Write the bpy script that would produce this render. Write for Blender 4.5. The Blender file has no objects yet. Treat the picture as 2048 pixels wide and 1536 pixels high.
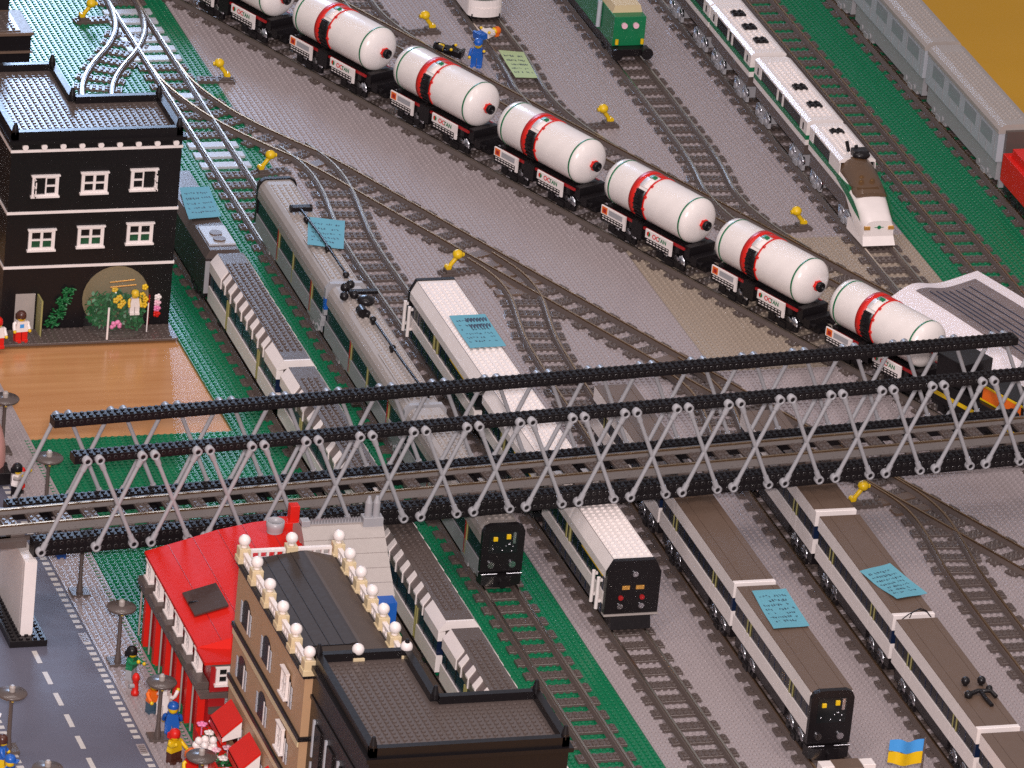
import bpy, math, random
from mathutils import Vector, Matrix

# ------------------------------------------------------------------ camera, light, exposure
# 1 unit = one stud of the toy bricks (about 8 mm)
SC = bpy.context.scene
COL = SC.collection
CAM_POS = (-270.968, -841.238, 438.270)
RIGHT = (0.95320728, -0.28829972, 0.09098979)
DOWN = (-0.04115135, -0.42190693, -0.90570476)
FWD = (0.29950365, 0.85958002, -0.41402869)
FPX = 14253.44
cam = bpy.data.cameras.new('camera')
camo = bpy.data.objects.new('camera', cam)
COL.objects.link(camo)
cam.sensor_width = 36
cam.lens = FPX / 2048 * 36
cam.clip_start = 5
cam.clip_end = 6000
M4 = Matrix(((RIGHT[0], -DOWN[0], -FWD[0], CAM_POS[0]),
             (RIGHT[1], -DOWN[1], -FWD[1], CAM_POS[1]),
             (RIGHT[2], -DOWN[2], -FWD[2], CAM_POS[2]), (0, 0, 0, 1)))
camo.matrix_world = M4
SC.camera = camo

W = bpy.data.worlds.new('World')
SC.world = W
W.use_nodes = True
W.node_tree.nodes['Background'].inputs[0].default_value = (0.90, 0.85, 0.90, 1)
W.node_tree.nodes['Background'].inputs[1].default_value = 0.27
SC.view_settings.view_transform = 'Standard'
SC.view_settings.look = 'None'
SC.cycles.use_denoising = False      # keep a little grain, like the noisy photograph
SC.view_settings.exposure = 0.28
SC.view_settings.gamma = 1
SC.view_settings.use_curve_mapping = False


def lamp(name, pos, target, sx, sy, power, color, spread=180):
    l = bpy.data.lights.new(name, 'AREA')
    l.shape = 'RECTANGLE'
    l.size, l.size_y = sx, sy
    l.energy = power
    l.color = color
    l.spread = math.radians(spread)
    o = bpy.data.objects.new(name, l)
    COL.objects.link(o)
    o.location = pos
    d = Vector(target) - Vector(pos)
    o.rotation_euler = d.to_track_quat('-Z', 'Y').to_euler()
    return o


# fluorescent ceiling tubes and the hall windows behind the layout
WARM = (1.0, 0.885, 0.86)
for i, (lx, ly) in enumerate(((-220, -260), (-60, 60), (160, -180))):
    lamp('ceiling_lamp', (lx, ly, 420), (lx * .3 + 40, ly * .3 + 40, 0), 40, 300, 3.4e5, WARM)
lamp('hall_window', (70, 640, 215), (-5, 195, 0), 110, 120, 0.85e5, (0.50, 0.68, 1.0), 40)
# the photographer's flash, just above the lens
lamp('camera_flash', (-262, -845, 462), (45, 60, 0), 30, 22, 6.2e6, (1.0, 0.90, 0.90))

random.seed(5)
SP = 0.98      # stud pitch

# ------------------------------------------------------------------ materials
MATS = {}


def mat(name, rgb, rough=0.36, metal=0.0, var=0.07, scale=0.6, alpha=None, trans=0.0, spec=0.5):
    if name in MATS:
        return MATS[name]
    m = bpy.data.materials.new(name)
    m.use_nodes = True
    nt = m.node_tree
    b = nt.nodes['Principled BSDF']
    tc = nt.nodes.new('ShaderNodeTexCoord')
    nz = nt.nodes.new('ShaderNodeTexNoise')
    nz.inputs['Scale'].default_value = scale
    nz.inputs['Detail'].default_value = 5
    nt.links.new(tc.outputs['Object'], nz.inputs['Vector'])
    mx = nt.nodes.new('ShaderNodeMix')
    mx.data_type = 'RGBA'
    mx.inputs[6].default_value = [max(0, c * (1 - var)) for c in rgb] + [1]
    mx.inputs[7].default_value = [min(1, c * (1 + var)) for c in rgb] + [1]
    nt.links.new(nz.outputs[0], mx.inputs[0])
    nt.links.new(mx.outputs[2], b.inputs['Base Color'])
    mr = nt.nodes.new('ShaderNodeMapRange')
    mr.inputs[3].default_value = max(0.04, rough - 0.07)
    mr.inputs[4].default_value = min(1, rough + 0.09)
    nz2 = nt.nodes.new('ShaderNodeTexNoise')
    nz2.inputs['Scale'].default_value = scale * 3.1
    nz2.inputs['Detail'].default_value = 3
    nt.links.new(tc.outputs['Object'], nz2.inputs['Vector'])
    nt.links.new(nz2.outputs[0], mr.inputs[0])
    nt.links.new(mr.outputs[0], b.inputs['Roughness'])
    b.inputs['Metallic'].default_value = metal
    b.inputs['Specular IOR Level'].default_value = spec
    if trans:
        b.inputs['Transmission Weight'].default_value = trans
        b.inputs['IOR'].default_value = 1.2
    if alpha is not None:
        b.inputs['Alpha'].default_value = alpha
    MATS[name] = m
    return m


GREEN = mat('green_plastic', (0.004, 0.150, 0.062), 0.27)
GREY = mat('light_grey_plastic', (0.335, 0.285, 0.287), 0.29)
YGREY = mat('yellowed_grey_plastic', (0.335, 0.27, 0.215), 0.32)
DGREY = mat('dark_grey_plastic', (0.098, 0.074, 0.066), 0.27)
MGREY = mat('medium_grey_plastic', (0.335, 0.325, 0.34), 0.36)
SGREY = mat('warm_grey_plastic', (0.36, 0.315, 0.29), 0.34)
BROWN = mat('brown_grey_tile', (0.130, 0.084, 0.060), 0.42)
WHITE = mat('white_plastic', (0.80, 0.72, 0.69), 0.3)
TWHITE = mat('tank_white_plastic', (0.82, 0.745, 0.71), 0.22)
BLACK = mat('black_plastic', (0.010, 0.008, 0.009), 0.30, spec=0.32)
RED = mat('red_plastic', (0.62, 0.016, 0.010), 0.38, spec=0.3)
DKRED = mat('dark_red_plastic', (0.34, 0.012, 0.014), 0.34)
BLUE = mat('blue_plastic', (0.012, 0.10, 0.42), 0.33)
NAVY = mat('navy_plastic', (0.008, 0.016, 0.045), 0.25)
YELLOW = mat('yellow_plastic', (0.72, 0.46, 0.006), 0.34)
ORANGE = mat('orange_plastic', (0.75, 0.14, 0.012), 0.36)
TAN = mat('tan_plastic', (0.62, 0.49, 0.30), 0.36)
DTAN = mat('dark_tan_plastic', (0.43, 0.265, 0.15), 0.4)
BUFF = mat('yellowish_door_plastic', (0.30, 0.27, 0.10), 0.4)
PINK = mat('pink_plastic', (0.78, 0.22, 0.42), 0.36)
LPINK = mat('pale_pink_plastic', (0.80, 0.48, 0.55), 0.36)
SALMON = mat('salmon_pink_paint', (0.56, 0.27, 0.24), 0.5)
GLASS = mat('smoked_window', (0.010, 0.011, 0.012), 0.16, spec=0.35)
BGLASS = mat('blue_smoked_window', (0.010, 0.018, 0.026), 0.2, spec=0.3)
AMBER = mat('amber_windscreen', (0.10, 0.05, 0.02), 0.12, alpha=0.8)
CLEAR = mat('clear_plastic', (0.3, 0.31, 0.29), 0.06, alpha=0.07)
SILVER = mat('silver_metal', (0.66, 0.66, 0.70), 0.22, 1.0)
RAILTOP = mat('rail_metal', (0.62, 0.56, 0.48), 0.24, 1.0, var=0.15, scale=0.2)
RUSTY = mat('dull_rail_metal', (0.42, 0.27, 0.15), 0.35, 1.0, var=0.2, scale=0.2)
NOTE = mat('blue_note_paper', (0.13, 0.35, 0.43), 0.8, spec=0.2)
GNOTE = mat('green_note_paper', (0.40, 0.48, 0.25), 0.8, spec=0.2)
INK = mat('ink', (0.02, 0.03, 0.06), 0.7)
PAPER = mat('white_paper', (0.80, 0.71, 0.72), 0.5)
PRINT = mat('printed_picture', (0.19, 0.145, 0.14), 0.55, var=0.35, scale=0.35)
ROADM = mat('road_plate', (0.112, 0.110, 0.150), 0.6, var=0.10, scale=0.15)
LINE = mat('road_paint', (0.55, 0.51, 0.48), 0.5)
LEAF = mat('leaf_green_plastic', (0.012, 0.13, 0.035), 0.45)
LBLUE = mat('pale_blue_cloth', (0.05, 0.30, 0.72), 0.7)
COPPER = mat('gold_bar', (0.80, 0.42, 0.10), 0.25, 0.6)
BRHAIR = mat('brown_hair_plastic', (0.07, 0.022, 0.014), 0.3)
SIDEGREY = mat('silver_side', (0.42, 0.43, 0.47), 0.3)
DGREEN = mat('dark_green_plastic', (0.006, 0.16, 0.06), 0.34)


def wood_mat():
    m = bpy.data.materials.new('table_wood')
    m.use_nodes = True
    nt = m.node_tree
    b = nt.nodes['Principled BSDF']
    tc = nt.nodes.new('ShaderNodeTexCoord')
    mp = nt.nodes.new('ShaderNodeMapping')
    mp.inputs['Scale'].default_value = (0.05, 0.9, 1)
    nz = nt.nodes.new('ShaderNodeTexNoise')
    nz.inputs['Scale'].default_value = 1.0
    nz.inputs['Detail'].default_value = 8
    cr = nt.nodes.new('ShaderNodeValToRGB')
    cr.color_ramp.elements[0].position = 0.3
    cr.color_ramp.elements[0].color = (0.47, 0.215, 0.085, 1)
    cr.color_ramp.elements[1].position = 0.75
    cr.color_ramp.elements[1].color = (0.56, 0.285, 0.125, 1)
    nt.links.new(tc.outputs['Object'], mp.inputs['Vector'])
    nt.links.new(mp.outputs[0], nz.inputs['Vector'])
    nt.links.new(nz.outputs[0], cr.inputs[0])
    nt.links.new(cr.outputs[0], b.inputs['Base Color'])
    b.inputs['Roughness'].default_value = 0.2
    return m


WOOD = wood_mat()
FLOORM = mat('hall_floor', (0.72, 0.37, 0.015), 0.6, var=0.12, scale=0.03)


# ------------------------------------------------------------------ mesh builder
class MB:
    def __init__(s):
        s.v, s.f, s.m, s.sm = [], [], [], []

    def face(s, pts, m=0, smooth=False):
        n = len(s.v)
        s.v.extend([tuple(p) for p in pts])
        s.f.append(tuple(range(n, n + len(pts))))
        s.m.append(m)
        s.sm.append(smooth)

    def idx(s, pts, faces, m=0, smooth=False):
        n = len(s.v)
        s.v.extend([tuple(p) for p in pts])
        for f in faces:
            s.f.append(tuple(n + i for i in f))
            s.m.append(m)
            s.sm.append(smooth)

    def box(s, x0, x1, y0, y1, z0, z1, m=0):
        p = [(x0, y0, z0), (x1, y0, z0), (x1, y1, z0), (x0, y1, z0), (x0, y0, z1), (x1, y0, z1), (x1, y1, z1), (x0, y1, z1)]
        s.idx(p, [(0, 3, 2, 1), (4, 5, 6, 7), (0, 1, 5, 4), (1, 2, 6, 5), (2, 3, 7, 6), (3, 0, 4, 7)], m)
        return s

    def bev(s, x0, x1, y0, y1, z0, z1, m=0, b=0.06):
        # box with chamfered top edges, as moulded bricks have
        p = [(x0, y0, z0), (x1, y0, z0), (x1, y1, z0), (x0, y1, z0), (x0, y0, z1 - b), (x1, y0, z1 - b), (x1, y1, z1 - b), (x0, y1, z1 - b),
             (x0 + b, y0 + b, z1), (x1 - b, y0 + b, z1), (x1 - b, y1 - b, z1), (x0 + b, y1 - b, z1)]
        s.idx(p, [(0, 3, 2, 1), (0, 1, 5, 4), (1, 2, 6, 5), (2, 3, 7, 6), (3, 0, 4, 7), (4, 5, 9, 8), (5, 6, 10, 9), (6, 7, 11, 10), (7, 4, 8, 11), (8, 9, 10, 11)], m)
        return s

    def prism(s, prof, a0, a1, axis='y', m=0):
        # prof: list of (x,z) [axis y], (y,z) [axis x], (x,y) [axis z]
        n = len(prof)
        if axis == 'y':
            g = lambda p, a: (p[0], a, p[1])
        elif axis == 'x':
            g = lambda p, a: (a, p[0], p[1])
        else:
            g = lambda p, a: (p[0], p[1], a)
        A = [g(p, a0) for p in prof]
        B = [g(p, a1) for p in prof]
        s.face(A, m)
        s.face(B[::-1], m)
        for i in range(n):
            j = (i + 1) % n
            s.face([A[i], B[i], B[j], A[j]], m)
        return s

    def cyl(s, p0, p1, r, n=12, m=0, r2=None, caps=True):
        p0, p1 = Vector(p0), Vector(p1)
        d = (p1 - p0).normalized()
        a = d.orthogonal().normalized()
        b = d.cross(a)
        r2 = r if r2 is None else r2
        A = [p0 + (a * math.cos(2 * math.pi * i / n) + b * math.sin(2 * math.pi * i / n)) * r for i in range(n)]
        B = [p1 + (a * math.cos(2 * math.pi * i / n) + b * math.sin(2 * math.pi * i / n)) * r2 for i in range(n)]
        s.idx(A + B, [(i, (i + 1) % n, n + (i + 1) % n, n + i) for i in range(n)], m, True)
        if caps:
            s.face(A[::-1], m)
            s.face(B, m)
        return s

    def lathe(s, prof, n=32, axis='z', c=(0, 0, 0), m=0, a0=0.0, a1=2 * math.pi):
        # prof list of (r, h)
        closed = abs(a1 - a0 - 2 * math.pi) < 1e-6
        k = n if closed else n + 1
        pts = []
        for r, h in prof:
            for i in range(k):
                t = a0 + (a1 - a0) * i / n
                u, v = r * math.cos(t), r * math.sin(t)
                if axis == 'z':
                    q = (u, v, h)
                elif axis == 'y':
                    q = (u, h, v)
                else:
                    q = (h, u, v)
                pts.append((q[0] + c[0], q[1] + c[1], q[2] + c[2]))
        fs = []
        for a in range(len(prof) - 1):
            for i in range(n):
                j = (i + 1) % k
                fs.append((a * k + i, a * k + j, (a + 1) * k + j, (a + 1) * k + i))
        s.idx(pts, fs, m, True)
        return s

    def ball(s, c, r, m=0, n=14, sz=1.0, sx=1.0, sy=1.0):
        rings = max(6, n // 2)
        prof = [(r * math.sin(math.pi * i / rings), -r * sz * math.cos(math.pi * i / rings)) for i in range(rings + 1)]
        n0 = len(s.v)
        s.lathe(prof, n, 'z', (0, 0, 0), m)
        for i in range(n0, len(s.v)):
            x, y, z = s.v[i]
            s.v[i] = (x * sx + c[0], y * sy + c[1], z + c[2])
        return s

    def tube(s, pts, r, n=7, m=0):
        pts = [Vector(p) for p in pts]
        rings = []
        up = Vector((0, 0, 1))
        for i, p in enumerate(pts):
            d = (pts[min(i + 1, len(pts) - 1)] - pts[max(i - 1, 0)]).normalized()
            a = d.cross(up)
            if a.length < 1e-3:
                a = d.cross(Vector((1, 0, 0)))
            a.normalize()
            b = d.cross(a)
            rings.append([p + (a * math.cos(2 * math.pi * k / n) + b * math.sin(2 * math.pi * k / n)) * r for k in range(n)])
        allp = [q for R in rings for q in R]
        fs = [(i * n + k, i * n + (k + 1) % n, (i + 1) * n + (k + 1) % n, (i + 1) * n + k) for i in range(len(pts) - 1) for k in range(n)]
        s.idx(allp, fs, m, True)
        s.face(rings[0][::-1], m)
        s.face(rings[-1], m)
        return s

    def stud(s, x, y, z, m=0, r=0.295, h=0.21, n=8):
        p = []
        for rr, zz in ((r, z), (r, z + h * .75), (r * .84, z + h)):
            for i in range(n):
                t = 2 * math.pi * (i + .5) / n
                p.append((x + rr * math.cos(t), y + rr * math.sin(t), zz))
        f = [(i, (i + 1) % n, n + (i + 1) % n, n + i) for i in range(n)] + [(n + i, n + (i + 1) % n, 2 * n + (i + 1) % n, 2 * n + i) for i in range(n)]
        f.append(tuple(range(2 * n, 3 * n)))
        s.idx(p, f, m)

    def studs(s, x0, y0, nx, ny, z, m=0, p=SP):
        for i in range(nx):
            for j in range(ny):
                s.stud(x0 + (i + .5) * p, y0 + (j + .5) * p, z, m)
        return s

    def mesh(s, name, mats):
        me = bpy.data.meshes.new(name)
        me.from_pydata(s.v, [], s.f)
        me.polygons.foreach_set('material_index', s.m)
        me.polygons.foreach_set('use_smooth', s.sm)
        for mm in (mats if isinstance(mats, (list, tuple)) else [mats]):
            me.materials.append(mm)
        me.update()
        return me

    def obj(s, name, mats, parent=None, loc=None, label=None):
        return link(name, s.mesh(name, mats), parent, loc, label)


def link(name, data, parent=None, loc=None, label=None):
    o = bpy.data.objects.new(name, data)
    COL.objects.link(o)
    if parent is not None:
        o.parent = parent
    if loc is not None:
        o.location = loc
    if label:
        o['label'] = label
    return o


def thing(name, label, cat, loc=(0, 0, 0), rz=0.0, group=None):
    o = link(name, None, None, loc)
    o.rotation_euler = (0, 0, rz)
    return tag(o, label, cat, group)


def tag(o, label, cat, group=None):
    o['label'] = label
    o['category'] = cat
    if group:
        o['group'] = group
    return o


def struct(o):
    o['kind'] = 'structure'
    return o


def copy_tree(o, parent=None):
    c = o.copy()
    COL.objects.link(c)
    if parent is not None:
        c.parent = parent
    for ch in list(o.children):
        copy_tree(ch, c)
    return c


def dup(o, label, loc, rz=None):
    c = copy_tree(o)
    c['label'] = label
    c.location = loc
    if rz is not None:
        c.rotation_euler = (0, 0, rz)
    return c


# ------------------------------------------------------------------ ground: floor, table, baseplates, road
mb = MB(); mb.box(-900, 900, -900, 1400, -95, -90)
struct(mb.obj('floor', FLOORM))
mb = MB(); mb.bev(-170, 159, -170, 330, -4, -0.45, 0, 0.3)
tb = mb.obj('table', WOOD)
tag(tb, 'wooden table with an orange wood top carrying the whole model railway', 'table')


def plate_mesh(n, m, nx=None):
    nx = nx or n
    b = MB()
    g = 0.03
    b.box(g, nx * SP - g, g, n * SP - g, -0.42, 0)
    b.studs(0, 0, nx, n, 0)
    return b.mesh('baseplate', m)


PG32 = plate_mesh(32, GREEN)
PL48 = plate_mesh(48, GREY)
PY48 = plate_mesh(48, YGREY)
W32, W48 = 32 * SP, 48 * SP
PGS = 'studded baseplates covering the table'


def place_plate(me, x, y):
    o = link('baseplate', me, None, (x, y, 0))
    struct(o)
    o['group'] = PGS
    return o


for r in range(-4, 7):                           # green strip under the two left tracks
    place_plate(PG32, 0, 25.6 + r * W32)
for r in (-5, -4, -3, -2, -1, 0):                        # green under and beside the street buildings
    place_plate(PG32, -W32, 25.6 + r * W32)
for r in (3, 4, 5, 6):                           # lawn behind the far corner building
    place_plate(PG32, -W32, 25.6 + r * W32)
for r in (-3, -2, -1, 0, 1, 2, 3):
    for c in (0, 1):
        y = 69.9 + r * W48
        place_plate(PY48 if (r == 0 and c == 1) else PL48, W32 + c * W48, y)
for r in range(0, 6):
    place_plate(PG32, W32 + 2 * W48, 38.5 + r * W32)
for r in (-1, -2):
    place_plate(PL48, W32 + 2 * W48, 38.5 + r * W48)

# road plates along the street
mb = MB()
mb.box(-55.3, -36.5, -80, 84, -0.42, 0.02)
struct(mb.obj('road', ROADM))
mb = MB()
for x0 in (-36.46, -61.6):
    mb.box(x0, x0 + 6.26, -80, 84, -0.42, 0.12)
    mb.studs(x0 + .2, -80, 6, 167, 0.12)
struct(mb.obj('sidewalk', GREY))
mb = MB()
y = -80.0
while y < 80:
    mb.box(-45.45, -44.75, y, y + 3.6, 0.021, 0.045)
    y += 6.2
for xa in (-37.75, -55.1):
    y = -80.0
    while y < 82:
        if not (xa > -40 and (-7.0 < y < -3.0 or -39.5 < y < -35.4)):
            mb.box(xa, xa + 0.95, y, y + 0.85, 0.021, 0.045)
        y += 1.62
struct(mb.obj('road_marking', LINE))
for yy in (-6.8, -39.3):
    mb = MB()
    mb.box(-37.9, -36.75, yy, yy + 3.1, 0.021, 0.04, 0)
    for k in range(5):
        mb.box(-37.75, -36.9, yy + .4 + k * .5, yy + .6 + k * .5, 0.041, 0.05, 1)
    tag(mb.obj('road_drain', [GREY, DGREY]), 'printed grey drain grating in the road ' + ('near the bridge pier' if yy > -10 else 'at the photo bottom beside the blue-capped figure'), 'drain', 'road drains')


# ------------------------------------------------------------------ railway tracks
def smoothpath(pts, step=1.0):
    # even resampling of the control polyline, then relaxed into a smooth curve
    P = [Vector((p[0], p[1])) for p in pts]
    out = []
    for a, b in zip(P, P[1:]):
        n = max(1, round((b - a).length / step))
        out += [a + (b - a) * (k / n) for k in range(n)]
    out.append(P[-1])
    for _ in range(14):
        out = [out[0]] + [(out[i - 1] + 2 * out[i] + out[i + 1]) / 4 for i in range(1, len(out) - 1)] + [out[-1]]
    return out


def offset(path, d):
    res = []
    for i, p in enumerate(path):
        t = (path[min(i + 1, len(path) - 1)] - path[max(i - 1, 0)]).normalized()
        n = Vector((t.y, -t.x))
        res.append(p + n * d)
    return res


def sweep(mb, path, prof, m):
    # prof: list of (offset, z) closed
    L = [offset(path, o) for o, z in prof]
    n = len(prof)
    for i in range(len(path) - 1):
        for k in range(n):
            j = (k + 1) % n
            a, b, c, d = L[k][i], L[j][i], L[j][i + 1], L[k][i + 1]
            mb.face([(a.x, a.y, prof[k][1]), (d.x, d.y, prof[k][1]), (c.x, c.y, prof[j][1]), (b.x, b.y, prof[j][1])], m)
    for i, rev in ((0, False), (len(path) - 1, True)):
        q = [(L[k][i].x, L[k][i].y, prof[k][1]) for k in range(n)]
        mb.face(q[::-1] if rev else q, m)


def sleeper_mesh(smooth=False, w=4.07):
    b = MB()
    b.bev(-w, w, -.98, .98, 0.02, 0.42, 0, 0.05)
    if not smooth:
        for x in (-3.5, -1.5, -.5, .5, 1.5, 3.5):
            for y in (-.5, .5):
                b.stud(x, y, 0.42)
    return b


SLEEPER = sleeper_mesh().mesh('sleeper', DGREY)
SLEEPER_W = sleeper_mesh(True).mesh('sleeper', SIDEGREY)
SLEEPER_B = sleeper_mesh(True).mesh('sleeper', BROWN)


def track(label, pts, z=0.0, phase=0.0, skip0=0.0, skip1=0.0, plates=(), platemesh=None, metal=RAILTOP, pitch=4.0, name='railway_track'):
    path = smoothpath(pts)
    root = thing(name, label, 'track')
    root.location.z = z
    for sgn in (-1, 1):
        mb = MB()
        c = sgn * 2.4
        sweep(mb, path, [(c - .62, .40), (c - .34, .92), (c + .34, .92), (c + .62, .40)], 0)
        sweep(mb, path, [(c - .13, .93), (c - .13, 1.12), (c + .13, 1.12), (c + .13, .93)], 1)
        mb.obj('rail', [DGREY, metal], root)
    s = 0.0
    nxt = phase + skip0
    tot = sum((path[i + 1] - path[i]).length for i in range(len(path) - 1))
    k = 0
    for i in range(len(path) - 1):
        d = path[i + 1] - path[i]
        l = d.length
        while nxt <= s + l:
            if nxt > tot - skip1:
                break
            p = path[i] + d * ((nxt - s) / l)
            o = link('sleeper', (platemesh or SLEEPER_W) if k in plates else SLEEPER, root, (p.x, p.y, 0))
            o.rotation_euler = (0, 0, math.atan2(d.y, d.x) - math.pi / 2)
            nxt += pitch
            k += 1
        s += l
    return root


track('straight green-bed track under the brown-roofed white train beside the street buildings', [(9.4, -60), (9.4, 60), (9.45, 179), (11.2, 185.6), (14.4, 192.4), (18.9, 199.3), (22.3, 207), (23.6, 214), (23.85, 219)], 0, 0.5, 0, 10)
track('long straight track under the grey passenger train, running up past the black corner building', [(23.85, -58), (23.85, 90), (23.85, 232)], 0.03, 2.0, plates=(63, 64, 65, 66, 67, 68, 52, 53, 54, 59))
track('bright-railed diagonal ladder track crossing the grey yard from upper left to right', [(23.9, 192), (24.2, 184.5), (25.6, 178.4), (27.9, 170.9), (30.5, 165.2), (34.2, 158.7), (38.85, 151.3), (101.4, 3.9), (127, -56.5)], 0.06, 0, 16, 0, plates=(7, 17, 18, 19, 20, 28, 29, 37, 38, 39), platemesh=SLEEPER_B, metal=RUSTY)
track('curved branch track leading to the white train with the studded roof', [(36.3, 157.3), (38.4, 150.5), (38.9, 144.5), (38.5, 136.6), (37.8, 131), (36.8, 122), (36.6, 113), (36.8, 100), (37.4, 40), (38.0, -20), (38.2, -60)], 0.09, 2.5, 8, 0)
track('curved branch track leading to the brown-roofed train with the black front', [(54.0, 112.6), (56.2, 107), (57.0, 102), (56.8, 95.5), (55.4, 88), (54.4, 80.7), (54.0, 69), (53.3, 20), (53.2, -60)], 0.12, 0, 9, 0, plates=(0, 1), platemesh=SLEEPER_B, metal=RUSTY)
track('branch track under the long brown-roofed train at the lower right', [(71.2, 72.2), (73.4, 66.6), (74.2, 61.6), (74.0, 55), (72.6, 47.3), (71.9, 40), (71.8, 30), (72.1, -66)], 0.15, 0, 9, 0, metal=RUSTY)
track('empty curved branch track at the right edge below the bridge', [(88.6, 32.6), (90.9, 27), (92.6, 22.8), (93.5, 17.5), (93.3, 11.6), (92.7, 5), (92.1, .5), (91.9, -9.5), (91.8, -22), (91.9, -62)], 0.18, 0, 9, 0, plates=(0, 1), platemesh=SLEEPER_B, metal=RUSTY)
TD = Vector((.3974, -.9178)); TN = Vector((.9178, .3974)); TC = Vector((76.44, 126.4))
ta, tb_ = TC - TD * 125, TC + TD * 120
track('diagonal track carrying the white tank wagons', [(ta.x, ta.y), (TC.x, TC.y), (tb_.x, tb_.y)], 0.0, 0)
fc = TC + TN * 19.35
ta, tb_ = fc - TD * 112, fc + TD * 92
track('diagonal through track running behind the white tank wagons', [(ta.x, ta.y), (fc.x, fc.y), (tb_.x, tb_.y)], 0.03, 1, metal=RUSTY)
B1 = [(82.9, 240), (82.9, 204), (83.1, 192), (82.6, 184), (81.9, 177), (82.3, 168.5), (84.3, 158.5), (86.9, 151.5)]
track('short siding holding the white-nosed tram and the green note', B1, 0.06, 0, 0, 9)
track('siding with the green locomotive behind the tank wagons', [(102.2, 240), (102.2, 170), (102.0, 150), (101.4, 142), (100.3, 134.5), (100.6, 127), (102.4, 117.5), (105, 110)], 0.09, 0, 0, 9)
track('partly hidden siding merging behind the second tank wagon', [(64.4, 240), (64.4, 224), (63.6, 217), (63.9, 209), (65.9, 200), (68.6, 193)], 0.12, 0, 0, 9)
track('track under the white and green express train', [(118.7, 240), (118.7, 150), (118.7, 66)], 0.0, 1)
track('empty straight track on the green strip between express and silver train', [(133.5, 240), (133.5, 150), (133.5, 50)], 0.0, 2, metal=RUSTY)
track('track under the silver coaches at the table edge', [(148.7, 240), (148.7, 150), (148.7, 50)], 0.0, 1, metal=RUSTY)


# ------------------------------------------------------------------ switch levers
def switch_lever(label, x, y, rz):
    t = thing('switch_lever', label, 'switch lever', (x, y, 0), rz, 'yellow switch levers')
    b = MB()
    b.bev(-2.0, 4.2, -1.0, 1.0, 0.0, 0.55)
    b.studs(-2.0, -.98, 6, 2, .55)
    b.bev(-1.2, .4, -.7, .7, 0.55, 1.1)
    b.obj('base', DGREY, t)
    b = MB()
    b.tube([(-.5, 0, 1.0), (-.35, 0, 1.7), (.15, 0, 2.3), (.6, 0, 2.9)], .36, 8)
    b.cyl((-.8, -.45, 1.35), (-.8, .45, 1.35), .42, 10)
    lv = b.obj('lever', YELLOW, t)
    b = MB()
    b.ball((.75, 0, 3.35), .85, 0, 12, .9)
    b.cyl((1.1, 0, 3.3), (1.75, 0, 3.2), .35, 8)
    b.obj('knob', YELLOW, lv)


switch_lever('yellow switch lever on the green plates at the top left', 16.0, 212.7, 0.1)
switch_lever('yellow switch lever where green meets grey left of the tank wagons', 32.3, 186, 3.0)
switch_lever('yellow switch lever just behind the far end of the grey passenger train', 29.3, 148.4, 0.15)
switch_lever('yellow switch lever just behind the far end of the white studded-roof train', 48.3, 108.2, 0.15)
switch_lever('yellow switch lever below the bridge beside the right-hand branch track', 84.4, 22.8, 0.1)
switch_lever('yellow switch lever at the top beside the black-helmeted figure', 72.3, 204, 3.3)
switch_lever('yellow switch lever behind the third full tank wagon in view', 90.4, 162.8, 3.3)
switch_lever('yellow switch lever between the tank wagons and the express train nose', 108.9, 120, 3.3)


# ------------------------------------------------------------------ shared train parts
def wheel_mesh():
    b = MB()
    b.lathe([(0, -.28), (.72, -.28), (.72, -.3)], 18, 'x')
    b.lathe([(.72, -.3), (1.0, -.3), (1.05, -.2), (1.05, .05), (1.25, .08), (1.25, .25), (0, .25)], 18, 'x', (0, 0, 0), 1)
    b.lathe([(.38, -.36), (.38, -.26)], 10, 'x')
    return b.mesh('wheel', [BLACK, SILVER])


WHEEL = wheel_mesh()


def bogie(root, y, hw=2.3, m=BLACK, zt=2.3):
    b = MB()
    b.box(-hw, hw, y - 2.4, y + 2.4, 1.7, zt, 0)
    for sx in (-1, 1):
        b.box(sx * hw - .25, sx * hw + .25, y - 3.2, y + 3.2, 1.25, 2.2, 0)
        b.bev(sx * hw - .4, sx * hw + .4, y - .8, y + .8, 1.05, 1.9, 0)
        for dy in (-2, 2):
            b.cyl((sx * hw - .45, y + dy, 2.05), (sx * hw + .45, y + dy, 2.05), .5, 10, 0)
    b.box(-.5, .5, y - 4.0, y + 4.0, 1.9, 2.2, 0)
    o = b.obj('bogie', m, root)
    for sx in (-1, 1):
        for dy in (-2, 2):
            w = link('wheel', WHEEL, o, (sx * 2.25, y + dy, 2.4))
            if sx < 0:
                w.scale.x = -1
    return o


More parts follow.
